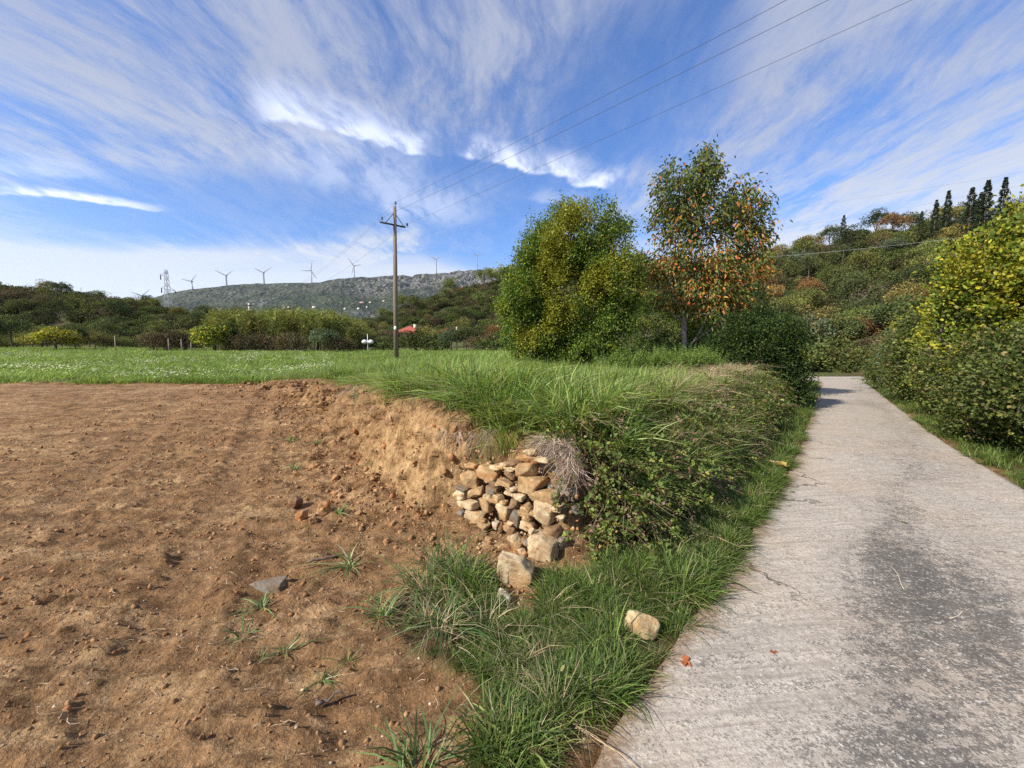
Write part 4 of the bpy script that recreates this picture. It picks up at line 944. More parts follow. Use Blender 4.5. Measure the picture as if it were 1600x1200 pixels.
def orange(pos, col):
    h = (pos[:, 2]-.9)/5.5; out = np.hypot(pos[:, 0]-.4, pos[:, 1])
    p_ = np.clip(.30*ss(.75, .30, h)+.06+.10*(pos[:, 0] > 1.1), 0, .6); k = rng.random(len(pos)) < p_*.8
    col = col.copy(); col[k] = pal(k.sum(), [(.62, .20, .05), (.55, .30, .05), (.48, .12, .05), (.42, .36, .06)], [4, 3, 1, 1], .15); return col
print('FT nodes', len(P), (cnt<=1.5).sum())
lv = leafy(P, par, cnt, 2.6, 5, .125, .054, [(.07, .105, .022), (.115, .15, .032), (.20, .205, .05)], [4, 4, 1.5], .12, 1.5, orange, center=(.3, 0, 2))
lv = merge([lv, clusters(tg, 15, .14, .125, .054, [(.07, .105, .022), (.115, .15, .032), (.20, .205, .05)], [4, 4, 1.5], (.3, 0, 2), 1.4, orange)])
keep = np.repeat(rng.random(len(lv[0])//6) < np.where(lv[0][::6, 2] < 1.7, .45, .97), 6)
idx = np.cumsum(keep)-1; nF = len(lv[1]); kf = keep[lv[1][:, 0]]
lv = (lv[0][keep], idx[lv[1][kf]], lv[2][keep])
tree_thing('fruit_tree', base, limbs(P, par, cnt, .080, .55, 7, .0045), lv, 'slender young fruit tree with drooping leaves, many turned orange', 'tree', None, 'palebark')
# big rounded shrub with small yellow-green leaves
def shrub(targets, r0, L_, Wd, cols, wts, per, base_spread=.3, nst=6, maxc=2.5, step=.16, spread=.07, zfn=None, droop=0., mn=.0, jit=.22):
    zt_ = targets[:, 2].max(); cx_m = targets.mean(0)
    tr = [[(0, 0, -.1), (0, 0, .05)]]+[[(math.cos(a)*base_spread*.4, math.sin(a)*base_spread*.4, .0), (cx_m[0]*.2+math.cos(a)*base_spread, cx_m[1]*.2+math.sin(a)*base_spread, zt_*.2), (cx_m[0]*.6+math.cos(a)*base_spread*1.9, cx_m[1]*.6+math.sin(a)*base_spread*1.9, zt_*.45)] for a in np.linspace(0, 2*PI, nst, endpoint=False)+.3]
    P, par, cnt = grow(tr, targets, step, .5)
    print('shrub nodes', len(P), (cnt <= maxc).sum(), per)
    cc_ = (cx_m[0], cx_m[1], zt_*.4)
    return limbs(P, par, cnt, r0, .45, 4, .003, mn), merge([leafy(P, par, cnt, maxc, max(2, int(per*.6)), L_, Wd, cols, wts, spread, droop, zfn, center=cc_, jit=jit), clusters(targets, int(per*1.1)+2, .11, L_, Wd, cols, wts, cc_, droop, zfn, jit)])
YG = [(.07, .12, .015), (.14, .20, .02), (.26, .30, .03), (.46, .42, .04)]
def yellow_side(k=1.):
    def f(pos, col):
        n = fbm(pos[:, 0]*1.3+9, pos[:, 1]*1.3, pos[:, 2]*1.3, 3, 21); m = ss(.05, .5, n)*k
        y = np.array([[.42, .36, .03]]); return col*(1-.55*m[:, None])+y*.55*m[:, None]
    return f
YG = [(.06, .105, .015), (.11, .175, .022), (.20, .26, .03), (.38, .36, .04)]
b0 = spot(905, 11.0); k11 = 11.1/FPX
def loc_b(px, py, dy=0.): return np.array([(px-905)*k11, dy, (582-py)*k11])
tg = np.concatenate([ell(170, loc_b(880, 475), (1.45, 1.2, 1.5), .4), ell(100, loc_b(888, 525), (1.85, 1.3, .95), .5), *[ell(22, loc_b(885+rng.uniform(-85, 85), 402+abs(rng.normal(0, 50)), rng.uniform(-.9, .4)), (.42, .4, .5), .2) for _ in range(11)], ell(110, loc_b(820, 480), (.75, .9, 1.3), .3), ell(110, loc_b(960, 440), (.85, 1.1, 1.5), .3), ell(90, loc_b(905, 385), (1.0, .9, .95), .2), ell(70, loc_b(850, 410), (.7, .8, .9), .2), ell(90, loc_b(880, 540), (1.7, 1.3, .5), .2)])
sh = np.array([loc_b(rng.uniform(845, 965), 0, rng.normal(0, .4)) for _ in range(46)]); sh[:, 2] = [(582-(322+abs(x_/k11+5)*.35+rng.uniform(0, 50)))*k11 for x_ in sh[:, 0]]
tg = np.concatenate([tg, tg+rng.normal(0, .15, tg.shape), sh]); tg[:, 2] = np.maximum(tg[:, 2], .12)
tk, cr = shrub(tg, .09, .062, .036, YG, [4, 4.5, 2, .3], 36, .35, 7, 3.5, .075, .10, yellow_side(.8))
cr[0][:, 0] = (cr[0][:, 0]-.1)*.92+.05; cr[0][:, 2] *= .97; tk[0][:, 0] *= .92
tree_thing('garden_shrub', b0, tk, cr, 'large rounded yellow-green shrub left of the fruit tree', 'shrub')
# smaller bushes behind and beside the fruit tree
def ellset(spec): return np.concatenate([ell(n_, c_, r_, .3) for n_, c_, r_ in spec])
def bush_mesh(spec, r0, L_, Wd, cols, wts, per, **kw):
    tg = ellset(spec); tg = np.concatenate([tg, tg+rng.normal(0, .15, tg.shape)]); tg[:, 2] = np.maximum(tg[:, 2], .1); t_, c_ = shrub(tg, r0, L_, Wd, cols, wts, per, **kw)
    return mesh('trunk', *t_, M['bark'], smooth=True), mesh('crown', c_[0], c_[1], M['leaf'], c_[2])
DK = [(.022, .045, .010), (.04, .075, .015), (.08, .12, .02), (.2, .2, .03)]
bs = spot(1188, 10.8)
t_, c_ = bush_mesh([(170, (0, 0, 1.35), (.95, .9, 1.25)), (60, (-.55, .2, 1.6), (.65, .6, .7)), (50, (.45, 0, 1.9), (.45, .5, .5)), (60, (.1, -.1, .5), (.95, .8, .5))], .05, .06, .036, DK, [5, 5, 2, .3], 42, step=.08, spread=.11)
b_ = spot(1188, 10.9); b_[2] = float(zlow(b_[0], b_[1]))+.1
tree_thing('dark_shrub', b_, t_, c_, 'dark green shrub at the road edge right of the fruit tree', 'shrub')
t2, c2 = bush_mesh([(130, (0, 0, 1.3), (1.5, .9, 1.2)), (50, (.7, 0, 1.9), (.6, .6, .5))], .05, .07, .042, YG, [6, 5, 1, .2], 24, step=.09, spread=.12)
tree_thing('garden_shrub', spot(1035, 14.5), t2, c2, 'mid-green shrub behind the fruit tree trunk', 'shrub')
tree_thing('garden_shrub', spot(1120, 15.5), t2, c2, 'low green shrub between the fruit tree and the dark shrub', 'shrub', rz=2, sc=.8)

# ------------------------------------------------------------------ shrubs along the right side of the road
R1 = bush_mesh([(170, (0, 0, 2.3), (1.3, 1.3, 1.3)), (80, (-.5, 0, 3.1), (.9, .9, .7)), (70, (.3, 0, 1.1), (1.2, 1.1, .8))], (.07), .078, .052, [(.08, .12, .015), (.17, .22, .025), (.34, .34, .035), (.58, .50, .05)], [5, 5, 3, 1.0], 18, step=.09, spread=.11, zfn=yellow_side(.9))
R2 = bush_mesh([(200, (0, 0, 1.1), (1.5, 1.2, 1.0)), (60, (.5, 0, 1.7), (.8, .8, .6))], .05, .06, .042, [(.06, .085, .02), (.11, .14, .03), (.19, .20, .05), (.26, .19, .08)], [5, 5, 2, .8], 26, step=.09, spread=.11)
R3 = bush_mesh([(190, (0, 0, 3.6), (1.9, 1.7, 1.7)), (80, (-.8, 0, 4.6), (1.0, 1.0, .8)), (70, (0, 0, 1.8), (1.4, 1.2, 1.0))], .10, .10, .06, [(.09, .11, .02), (.17, .18, .03), (.30, .26, .05), (.30, .18, .06)], [3, 4, 3, .8], 9, step=.12)
R4 = bush_mesh([(150, (0, 0, 1.3), (1.2, 1.1, 1.2))], .05, .075, .035, [(.10, .14, .07), (.16, .20, .10), (.07, .10, .04)], [3, 2, 2], 11, step=.09)
R5 = bush_mesh([(160, (0, 0, 1.5), (1.4, 1.2, 1.3))], .05, .08, .05, [(.30, .17, .06), (.35, .22, .07), (.18, .15, .04), (.4, .13, .06)], [3, 2, 3, 1], 9, step=.1)
RS = [(1565, 7.4, 'R1', 1.0, 0, 'bright yellow-green shrub leaning over the road on the right'),
 (1545, 9.2, 'R1', 1.05, 2.1, 'yellow-topped shrub behind the bright one on the right'),
 (1690, 6.4, 'R1', 1.1, 4.0, 'green shrub cut by the right edge of the photo'),
 (1600, 12.6, 'R3', .95, 0.5, 'tall olive-yellow tree rising highest at the right edge'),
 (1700, 9.5, 'R3', .95, 3.0, 'tall olive tree just outside the bright shrubs at right'),
 (1500, 12.5, 'R3', .62, 2.0, 'olive-yellow shrub under the conifers on the right'),
 (1480, 10.2, 'R1', .78, 1.0, 'rounded green-yellow shrub in the middle of the right hedge'),
 (1432, 13.8, 'R4', 1.15, 0.0, 'grey-green shrub in the right hedge near the bend'),
 (1455, 11.8, 'R2', 1.1, 1.5, 'dull green bramble mound below the grey-green shrub'),
 (1400, 16.5, 'R2', 1.0, 0.7, 'brown-green bramble mound at the far end of the right hedge'),
 (1420, 19.0, 'R1', .8, 5.0, 'pale yellow-green shrub near the white post'),
 (1398, 21.5, 'R5', .9, 0.3, 'orange-tinged shrub beyond the white post'),
 (1515, 8.6, 'R2', .95, 4.2, 'dark bramble mound at the foot of the right hedge'),
 (1590, 6.3, 'R2', .85, 2.2, 'dark bramble mound closest to the right road edge'),
 (1700, 5.2, 'R2', 1.0, .2, 'bramble mound at the lower right corner of the hedge'),
 (1650, 7.6, 'R2', 1.4, 3.2, 'high bramble thicket filling the right hedge'),
 (1560, 10.5, 'R2', 1.5, 5.5, 'bramble thicket behind the yellow-topped shrub')]
RM = dict(R1=R1, R2=R2, R3=R3, R4=R4, R5=R5)
for px, Yv, m_, s_, rz, lb in RS:
    p = spot(px, Yv, -.08)+np.array([.22, -.12, 0]); tree_thing('bramble_mound' if m_ == 'R2' else 'roadside_shrub', p, RM[m_][0], RM[m_][1], lb, 'bramble' if m_ == 'R2' else 'shrub', 'shrubs of the right hedge', rz=rz, sc=s_)
# low trailing brambles at the foot of that hedge
x, y = region(9000, (4.5, 2.5), (22, 24), lambda x, y: ss(.8, 1.05, dright(x, y))*ss(2.6, 1.8, dright(x, y))*np.clip(8/np.hypot(x, y), .2, 1)*.8)
scatter('hedge_brambles', on_land(x, y, .12), S_br, rot=np.c_[rng.normal(0, .4, (len(x), 2)), rng.uniform(0, 6.3, len(x))], scl=rng.uniform(.7, 1.4, len(x)))

# ------------------------------------------------------------------ woods on the hills
def bg_crown(h, rx, cols, wts, n=3300, L_=.25, nb=30, flat=.85):
    """crown in metres made of leaf sprays on lobes"""
    rz_ = h*.42*flat; c0 = np.array([0, 0, h-rz_-.2]); d = unit(rng.normal(size=(nb, 3))); d[:, 2] = np.abs(d[:, 2])*1.1-.35
    cen = c0+d*np.array([rx*.62, rx*.62, rz_*.68]); rad = rng.uniform(.16, .46, nb)*rx; cen += rng.normal(0, .12*rx, (nb, 3))*[1, 1, .7]
    k = rng.integers(0, nb, n); q_ = unit(rng.normal(size=(n, 3))+[0, 0, .35]); pos = cen[k]+q_*rad[k, None]*rng.uniform(.72, 1.08, (n, 1))*[1, 1, .8]
    tone = 1+rng.normal(0, .22, nb); col = pal(n, cols, wts, .16)*tone[k, None]
    dd = unit(q_*.5+rng.normal(0, .8, (n, 3))); V, F, c = leaves(pos-dd*L_*.5, dd, L_*rng.uniform(.6, 1.3, n), L_*.6, np.clip(col, .005, .7), ovate=False)
    return mesh('crown', V, F, M['farleaf'], c)
def bg_trunk(h, r=.14):
    parts = [tube([(0, 0, -.6), (.05, 0, h*.3), (0, .1, h*.6), (.1, 0, h*.85)], [r*1.2, r, r*.6, r*.2], 6)]
    for j in range(5):
        a = j*1.3; parts.append(tube([(0, 0, h*.28+.08*j*h), (math.cos(a)*h*.15, math.sin(a)*h*.15, h*.45+.07*j*h), (math.cos(a)*h*.27, math.sin(a)*h*.27, h*.58+.06*j*h)], [r*.5, r*.3, r*.1], 4))
    return mesh('trunk', *merge(parts), M['bark'], smooth=True)
SPEC = {}
def kind_(nm, h, rx, cols, wts, nvar=3, **kw): SPEC[nm] = [(bg_trunk(h), bg_crown(h, rx, cols, wts, **kw)) for _ in range(nvar)]
kind_('dark', 7.0, 3.3, [(.045, .062, .022), (.07, .092, .028), (.10, .12, .04)], [3, 4, 2])
kind_('green', 6.6, 3.2, [(.08, .10, .028), (.13, .15, .038), (.19, .20, .055)], [3, 4, 2])
kind_('olive', 6.4, 3.3, [(.14, .13, .035), (.20, .18, .05), (.28, .235, .075)], [3, 4, 2])
kind_('rust', 6.0, 3.0, [(.20, .13, .045), (.28, .17, .06), (.17, .15, .05)], [3, 3, 2])
kind_('grey', 5.0, 2.6, [(.085, .11, .06), (.12, .15, .085), (.06, .08, .04)], [3, 3, 2], nvar=2)
kind_('yellow', 4.0, 2.3, [(.16, .20, .03), (.30, .32, .04), (.48, .44, .05), (.07, .10, .02)], [3, 4, 2, 2], nvar=2, L_=.26, flat=1.15)
kind_('bramble', 2.8, 2.6, [(.09, .065, .04), (.06, .07, .025), (.13, .09, .055)], [3, 3, 2], nvar=3, L_=.2, flat=1.1, n=2000)
kind_('low', 2.6, 2.4, [(.05, .075, .02), (.09, .11, .03), (.13, .14, .04)], [3, 3, 2], nvar=3, L_=.22, flat=1.1)
HN = dict(dark='dark green', green='mid-green', olive='olive-brown', rust='rusty autumn', grey='grey-green', yellow='yellow', bramble='brown bramble', low='low green')
def put_tree(nm, x, y, s_, area, label=None, name='woodland_tree', dz=-.4, cat='tree', grp=True):
    t_, c_ = SPEC[nm][rng.integers(len(SPEC[nm]))]; z = float(H(np.array([x]), np.array([y]), False)[0])
    lb = label or '%s round-crowned tree %s' % (HN[nm], area)
    q_ = s_*rng.uniform(.88, 1.12); r = empty(name, (x, y, z+dz), rng.uniform(0, 6.28), (s_, s_, q_)); tag(r, lb, cat, (HN[nm]+' trees '+area) if grp else None)
    link('trunk', t_, r); link('crown', c_, r); return r
def sightline_ok(x, y, h_=4.):
    z = H(np.array([x]), np.array([y]), False)[0]+h_; tt = np.linspace(.3, .97, 30); zz = CAMZ+(z-CAMZ)*tt
    return not (H(x*tt, y*tt, False) > zz+.3).any()
def wood(n, box_, fn, spc, mixw, area, tries=6000, s0=1.):
    got = []; (x0, y0), (x1, y1) = box_
    for _ in range(tries):
        if len(got) >= n: break
        x, y = rng.uniform(x0, x1), rng.uniform(y0, y1)
        if abs(x) > 1.36*y+3 or not fn(x, y): continue
        r = math.hypot(x, y); sp_ = spc*(.55+.45*r/80)
        if any((x-a)**2+(y-b)**2 < sp_*sp_ for a, b in got): continue
        if not sightline_ok(x, y): continue
        got.append((x, y))
    nm = list(mixw); wts = np.array([mixw[k] for k in nm], float)
    for x, y in got:
        w2 = wts*(1+1.2*np.array([float(fbm(np.array([x/22.]), np.array([y/22.]), seed=200+j)[0]) for j in range(len(nm))])).clip(.05)
        put_tree(nm[rng.choice(len(nm), p=w2/w2.sum())], x, y, s0*float(np.interp(-x, [30, 90], [.55, .66]) if x < -20 and y < 126 else 1)*rng.uniform(.75, 1.1)*(.72+.28*min(1.3, math.hypot(x, y)/80)), area)
    return got
def hh(x, y): return float(hills(np.array([x]), np.array([y]))[0])
gA = wood(165, ((22, 34), (190, 135)), lambda x, y: hh(x, y) > 1.0 and x > .42*y and y > 34, 5.2, dict(dark=3, green=3.5, olive=4, rust=2.2, grey=.8), 'on the right hillside')
gB = wood(80, ((-45, 105), (70, 215)), lambda x, y: hh(x, y) > 2 and x < .42*y and x > -.42*y, 7.5, dict(dark=3, green=4, olive=2.5, rust=.8), 'on the distant middle hill', s0=1.1)
gL = wood(110, ((-190, 62), (-22, 125)), lambda x, y: (hh(x, y) > .8 or y > 64) and x < -.34*y-12, 5.6, dict(dark=5, green=3.5, olive=1.4, rust=.5), 'on the dark left hillside')
# shrubby understorey filling the slopes between the trees
us = [SPEC['low'][0][1], SPEC['low'][1][1], SPEC['bramble'][0][1], SPEC['low'][2][1]]
x, y = region(26000, (-190, 30), (190, 215), lambda x, y: (hills(x, y) > .6)*(np.abs(x) < 1.36*y)*np.clip(70/np.hypot(x, y), .25, 1)*(((x > .42*y) & (y < 140)) | ((x < -.28*y) & (y > 60) & (y < 130)) | ((np.abs(x) < .42*y) & (y > 100)))*.42)
scatter('undergrowth', np.c_[x, y, H(x, y, False)-.9], us, scl=rng.uniform(.8, 1.5, len(x)))
# front rank: hedge across the side road, trees behind the left field
for j, (px, Yv, nm, s_, lb) in enumerate([(1245, 32, 'low', .95, 'low green hedge shrub beyond the bend, by the dark shrub'), (1285, 33, 'low', 1.0, 'low hedge shrub straight beyond the end of the road'), (1325, 32, 'low', .95, 'low hedge shrub left of the white post'), (1365, 33, 'bramble', .9, 'brownish hedge shrub behind the white post'),
  (1255, 38, 'grey', 1.0, 'grey-green bushy tree behind the hedge at the bend'), (1300, 40, 'olive', .75, 'olive tree above the hedge at the bend'), (1375, 37, 'rust', .72, 'small orange-leaved tree above the white post'), (1400, 42, 'rust', .7, 'orange-brown tree behind the small orange one'), (1340, 46, 'green', .8, 'green tree behind the hedge at the bend'), (1440, 40, 'grey', .8, 'pale grey-green tree behind the right hedge'), (1225, 44, 'green', .85, 'green tree peeping past the dark shrub'), (1480, 36, 'olive', .8, 'olive tree behind the right hedge')]):
    p = spot(px, Yv); put_tree(nm, p[0], p[1], s_, '', lb, 'hedge_shrub' if nm in ('low', 'bramble') else 'woodland_tree', -.3, 'shrub' if nm in ('low', 'bramble') else 'tree', False)
for j in range(30):
    px = -20+j*12.2+rng.uniform(-4, 4); Yv = rng.uniform(58, 66); p = spot(px, Yv); nm = rng.choice(['dark', 'green', 'olive', 'dark'])
    if px > 330: continue
    put_tree(nm, p[0], p[1], rng.uniform(.62, .9)*float(np.interp(px, [0, 150, 330], [.74, .62, .45])), 'behind the far edge of the left field')
LS = [(88, 50, 'yellow', .95, 'yellow-leaved bushy tree at the far edge of the left field', 'tree'), (118, 52, 'dark', .5, 'dark bush joined to the right of the yellow tree', 'shrub'), (335, 47, 'yellow', 1.05, 'tall yellow-green bushy tree left of the cane thicket', 'tree'), (352, 48, 'dark', .55, 'dark bush at the foot of the yellow-green tree', 'shrub'),
 (262, 50, 'bramble', 1.0, 'brown bramble mound left of the yellow-green tree', 'shrub'), (240, 52, 'bramble', .9, 'brown-grey bramble mound at its left end', 'shrub'), (290, 51, 'bramble', 1.1, 'brown bramble mound nearest the yellow-green tree', 'shrub'), (392, 46, 'bramble', .85, 'reddish bramble mound in front of the cane', 'shrub'), (425, 46, 'bramble', .9, 'reddish bramble mound under the bright cane', 'shrub'), (458, 45, 'bramble', .85, 'dark bramble mound in front of the cane', 'shrub'),
 (505, 44, 'grey', .62, 'grey twiggy shrub at the right end of the cane', 'shrub'), (532, 45, 'bramble', .75, 'brown bramble mound right of the grey twiggy shrub', 'shrub'), (600, 52, 'low', .8, 'green shrub left of the utility pole', 'shrub'), (650, 50, 'low', 1.0, 'green shrub in front of the red-roofed house', 'shrub'), (680, 48, 'low', .95, 'green shrub right of the red roof', 'shrub'), (705, 46, 'grey', .6, 'grey-green bush by the pale post', 'shrub'), (728, 45, 'dark', .5, 'dark bush right of the pale post', 'shrub'), (755, 42, 'bramble', .9, 'brown bush left of the large rounded shrub', 'shrub'), (782, 40, 'low', 1.0, 'bush hidden partly by the large rounded shrub', 'shrub'), (20, 56, 'dark', .7, 'dark tree at the left edge of the field', 'tree'), (-15, 54, 'dark', .7, 'dark tree cut by the left edge', 'tree')]
for px, Yv, nm, s_, lb, ct in LS:
    p = spot(px, Yv); put_tree(nm, p[0], p[1], s_, '', lb, 'field_shrub' if ct == 'shrub' else 'field_tree', -.2, ct, False)
for px, Yv, nm in [(570, 70, 'green'), (600, 78, 'olive'), (625, 75, 'green'), (668, 80, 'olive'), (700, 72, 'rust'), (725, 76, 'green'), (750, 70, 'yellow'), (775, 74, 'rust'), (800, 68, 'green'), (830, 70, 'olive'), (985, 60, 'green'), (1010, 64, 'olive'), (560, 84, 'dark'), (590, 90, 'green'), (540, 80, 'olive')]:
    p = spot(px, Yv); put_tree(nm, p[0], p[1], .55 if px < 660 else .75, 'at the foot of the distant middle hill')
# conifers on the right skyline
def conifer(h, r):
    n = 1700; z = h*(.08+.92*rng.random(n)**.8); env = r*(1-z/h)**.75*(.75+.35*np.sin(z*5+rng.normal(0, .4, n))); a = rng.uniform(0, 2*PI, n)
    q_ = env*rng.uniform(.3, 1.05, n); pos = np.c_[np.cos(a)*q_, np.sin(a)*q_, z]; d = np.c_[np.cos(a), np.sin(a), rng.normal(-.25, .3, n)]
    V, F, c = leaves(pos, d, .55*rng.uniform(.6, 1.2, n)*(.5+.5*(1-z/h)), .16, pal(n, [(.018, .032, .014), (.03, .05, .02), (.045, .065, .028)], [3, 3, 1], .2), ovate=False)
    return mesh('trunk', *tube([(0, 0, -.8), (0, 0, h*.96)], [.18, .03], 6), M['bark'], smooth=True), mesh('crown', V, F, M['farleaf'], c)
CF = [conifer(9, 1.25), conifer(8, 1.6), conifer(9, 1.1)]
for px, py, Yv, v_, s_, lb in [(1319, 336, 88, 1, .60, 'small dark conifer on the left part of the right skyline'), (1441, 330, 84, 1, .5, 'small conifer on the skyline left of the tall pair'), (1464, 312, 76, 0, .78, 'left conifer of the tall pair on the right skyline'), (1483, 298, 76, 2, .92, 'right and taller conifer of the pair on the skyline'), (1520, 293, 72, 1, .98, 'broad conifer left of the twin-topped group at right'), (1545, 281, 72, 0, 1.1, 'tallest conifer of the group on the right skyline'), (1534, 300, 73, 1, .85, 'conifer squeezed between the broad and the tallest one'), (1572, 277, 70, 2, .95, 'rightmost conifer above the olive tree')]:
    top_ = at(px, py, Yv); z = float(H(top_[:1], top_[1:2], False)[0]); hgt = (9, 8, 9)[v_]*s_
    r = empty('conifer', (top_[0], Yv, top_[2]-hgt), rng.uniform(0, 6), s_*1.0); tag(r, lb, 'conifer', 'conifers on the right skyline'); link('trunk', CF[v_][0], r, (0, 0, 0)); link('crown', CF[v_][1], r)
    print('CONIFER', px, 'base above ground', round(top_[2]-hgt-z, 1))
# bare-limbed tree on the right slope
p = spot(1362, 52); tg = ell(110, (0, 0, 4.6), (3.2, 2.2, 2.0), .3); P, par, cnt = grow([[(0, 0, -.5), (.1, 0, .8), (.3, 0, 1.6)], [(.1, 0, .8), (-.8, 0, 2.2)], [(.3, 0, 1.6), (1.2, 0, 2.8)]], tg, .3)
tree_thing('bare_tree', p, limbs(P, par, cnt, .12, .5, 5, .018), leafy(P, par, cnt, 1.5, 1, .22, .16, [(.10, .10, .03), (.16, .13, .04)], [1, 1], .2, ovate=False), 'thinly leaved tree with pale bare limbs on the right slope', 'tree', None, 'bark', 'farleaf')
# cane thicket
def cane(n, h):
    parts = []
    for _ in range(n):
        x_, y_ = rng.normal(0, .45, 2); hh_ = h*rng.uniform(.7, 1.08); ln = rng.normal(0, .10, 2)
        pts = np.array([(x_, y_, 0), (x_+ln[0]*hh_*.4, y_+ln[1]*hh_*.4, hh_*.5), (x_+ln[0]*hh_, y_+ln[1]*hh_, hh_)])
        V, F = tube(pts, [.02, .016, .006], 4, False); parts.append((V, F, np.tile((.22, .24, .10), (len(V), 1))))
        m_ = 22; ti = rng.uniform(.35, 1, m_); bp = pts[0]*(1-ti[:, None])+pts[2]*ti[:, None]
        parts.append(leaves(bp, np.c_[rng.normal(0, 1, (m_, 2)), rng.uniform(.2, 1.2, m_)], rng.uniform(.4, .8, m_), .075, pal(m_, [(.12, .15, .035), (.20, .23, .055), (.28, .29, .09)], [3, 4, 2], .15), ovate=False))
    V, F, c = merge(parts); return mesh('cane_clump', V, F, M['farleaf'], c)
CN = [cane(14, 4.2) for _ in range(4)]; P_ = []
for _ in range(420):
    px = rng.uniform(345, 568); Yv = rng.uniform(49, 57); P_.append(spot(px, Yv))
P_ = np.array(P_); edge = 1-.35*ss(-24, -19, P_[:, 0])
scatter('cane_thicket', P_, CN, scl=rng.uniform(.85, 1.3, len(P_))*edge)

# ------------------------------------------------------------------ poles, wires, pylon, turbines, buildings
pb = spot(619, 27.0); tp_ = at(616.5, 323, 27.0); pole = empty('utility_pole', (pb[0], 27.0, pb[2]-.1)); tag(pole, 'tall weathered wooden utility pole with a braced cross-arm in the field', 'utility pole')
o0 = np.array([pb[0], 27.0, pb[2]-.1]); hp = tp_[2]-o0[2]; lean = tp_[0]-pb[0]
link('post', mesh('post', *tube([(0, 0, -.4), (lean*.5, 0, hp*.5), (lean, 0, hp)], [.17, .145, .115], 12), M['wood'], smooth=True), pole)
ad = unit(np.array([.77, .64])); az = hp-1.18
la, ra = np.array([lean-ad[0]*.86, -ad[1]*.86, az+.06]), np.array([lean+ad[0]*.86, ad[1]*.86, az-.02])
fwd = np.array([-.10, -.13, 0])
link('cross_arm', mesh('cross_arm', *box((lean+fwd[0], fwd[1], az), (1.72, .09, .09), math.atan2(ad[1], ad[0])), M['iron']), pole)
for s_ in (-1, 1): link('brace', mesh('brace', *tube([(lean+s_*ad[0]*.62, s_*ad[1]*.62-.08, az+.03), (lean+s_*.05, -.10, az+.72)], .022, 5), M['iron']), pole)
ins = [(lean+.08, -.02, hp+.0), la-[0, 0, .02], ra]
tips = []
for c_ in ins:
    c_ = np.array(c_); pr = [(0, 0), (.012, 0), (.012, .13), (.055, .14), (.065, .18), (.045, .20), (.055, .23), (.05, .29), (.0, .31)]
    a = np.linspace(0, 2*PI, 12, endpoint=False); V = np.array([(c_[0]+r_*math.cos(q_), c_[1]+r_*math.sin(q_), c_[2]+z_+.02) for r_, z_ in pr for q_ in a])
    i = np.arange(len(pr)-1)[:, None]*12; j = np.arange(12)[None]; F = np.stack([i+j, i+(j+1) % 12, i+12+(j+1) % 12, i+12+j], -1).reshape(-1, 4)
    link('insulator', mesh('insulator', V, F, M['porcelain'], smooth=True), pole); tips.append(o0+c_+[0, 0, .28])
link('number_plate', mesh('number_plate', *box((lean*.2+.01, -.165, 2.25), (.15, .015, .24)), M['white']), pole)
p2 = spot(393, 62.0); t2_ = at(393, 474, 62.0); pole2 = empty('concrete_pole', p2); tag(pole2, 'thin pale pole rising behind the cane thicket', 'utility pole')
link('post', mesh('post', *tube([(0, 0, -.3), (0, 0, t2_[2]-p2[2])], [.17, .12], 10), M['plaster'], smooth=True), pole2)
link('cross_arm', mesh('cross_arm', *box((0, -.15, t2_[2]-p2[2]-.3), (1.6, .1, .1), .7), M['iron']), pole2)
def cable(name, A_, B_, sag, r, label, grp, n=40):
    tt = np.linspace(0, 1, n)[:, None]; pts = A_*(1-tt)+B_*tt; pts[:, 2] -= (4*sag*tt*(1-tt))[:, 0]; return pts
up = unit(np.array([6.2+8, 9.8-27, 0]))
for j, (lb, npx, nx_) in enumerate([('highest overhead wire, fixed at the pole top', 1225, 0), ('overhead wire fixed at the left end of the cross-arm', 1290, 0), ('overhead wire fixed at the right end of the cross-arm', 1420, 0)]):
    T0 = tips[j]; q0 = at(npx, 2, 9.6+[0, -.4, .5][j]); d_ = (q0-T0); E = T0+d_*2.1; E[2] = q0[2]+.2
    # a parabola through the pole, the point seen at the frame's top and the next pole behind the camera
    tt = np.linspace(0, 2.1, 60); zq = T0[2]+(q0[2]-T0[2])*tt+.25*d_[2]*0+ .32*tt*(tt-1)
    F1 = np.c_[T0[0]+d_[0]*tt, T0[1]+d_[1]*tt, zq]
    e2 = np.array([p2[0]+(j-1)*.6*(1 if j else 0), 62, t2_[2]-.2]); s2 = np.linspace(1, 0, 30)[:, None]; F2 = T0*(1-s2)+e2*s2; F2[:, 2] -= (4*1.5*s2*(1-s2))[:, 0]
    V, F = tube(np.r_[F2, F1[1:]], .0055, 5, False)
    tag(link('power_line', mesh('power_line', V, F, M['cable'], smooth=True)), lb, 'power line', 'wires of the field pole')
hp_ = spot(1090, 58.0); ht = at(1090, 338, 58.0); hpo = empty('utility_pole', hp_); tag(hpo, 'grey utility pole hidden behind the fruit tree', 'utility pole'); link('post', mesh('post', *tube([(0, 0, -.3), (0, 0, ht[2]-hp_[2])], [.18, .12], 8), M['wood']), hpo)
link('cross_arm', mesh('cross_arm', *box((0, -.16, ht[2]-hp_[2]-.5), (2.2, .1, .1), .3), M['iron']), hpo)
for (a_, b_, lb) in [((1090, 340), (1700, 250), 'thin wire crossing the sky high above the right hill'), ((1090, 374), (1700, 268), 'thin wire crossing just above the wooded right skyline'), ((1090, 408), (1700, 345), 'thin wire crossing in front of the wooded right hill')]:
    A_, B_ = at(*a_, 58), at(*b_, 34); pts = cable('', A_, B_, .5, 0, '', ''); V, F = tube(pts, .012, 4, False)
    tag(link('power_line', mesh('power_line', V, F, M['galv'], smooth=True)), lb, 'power line', 'wires to the right')
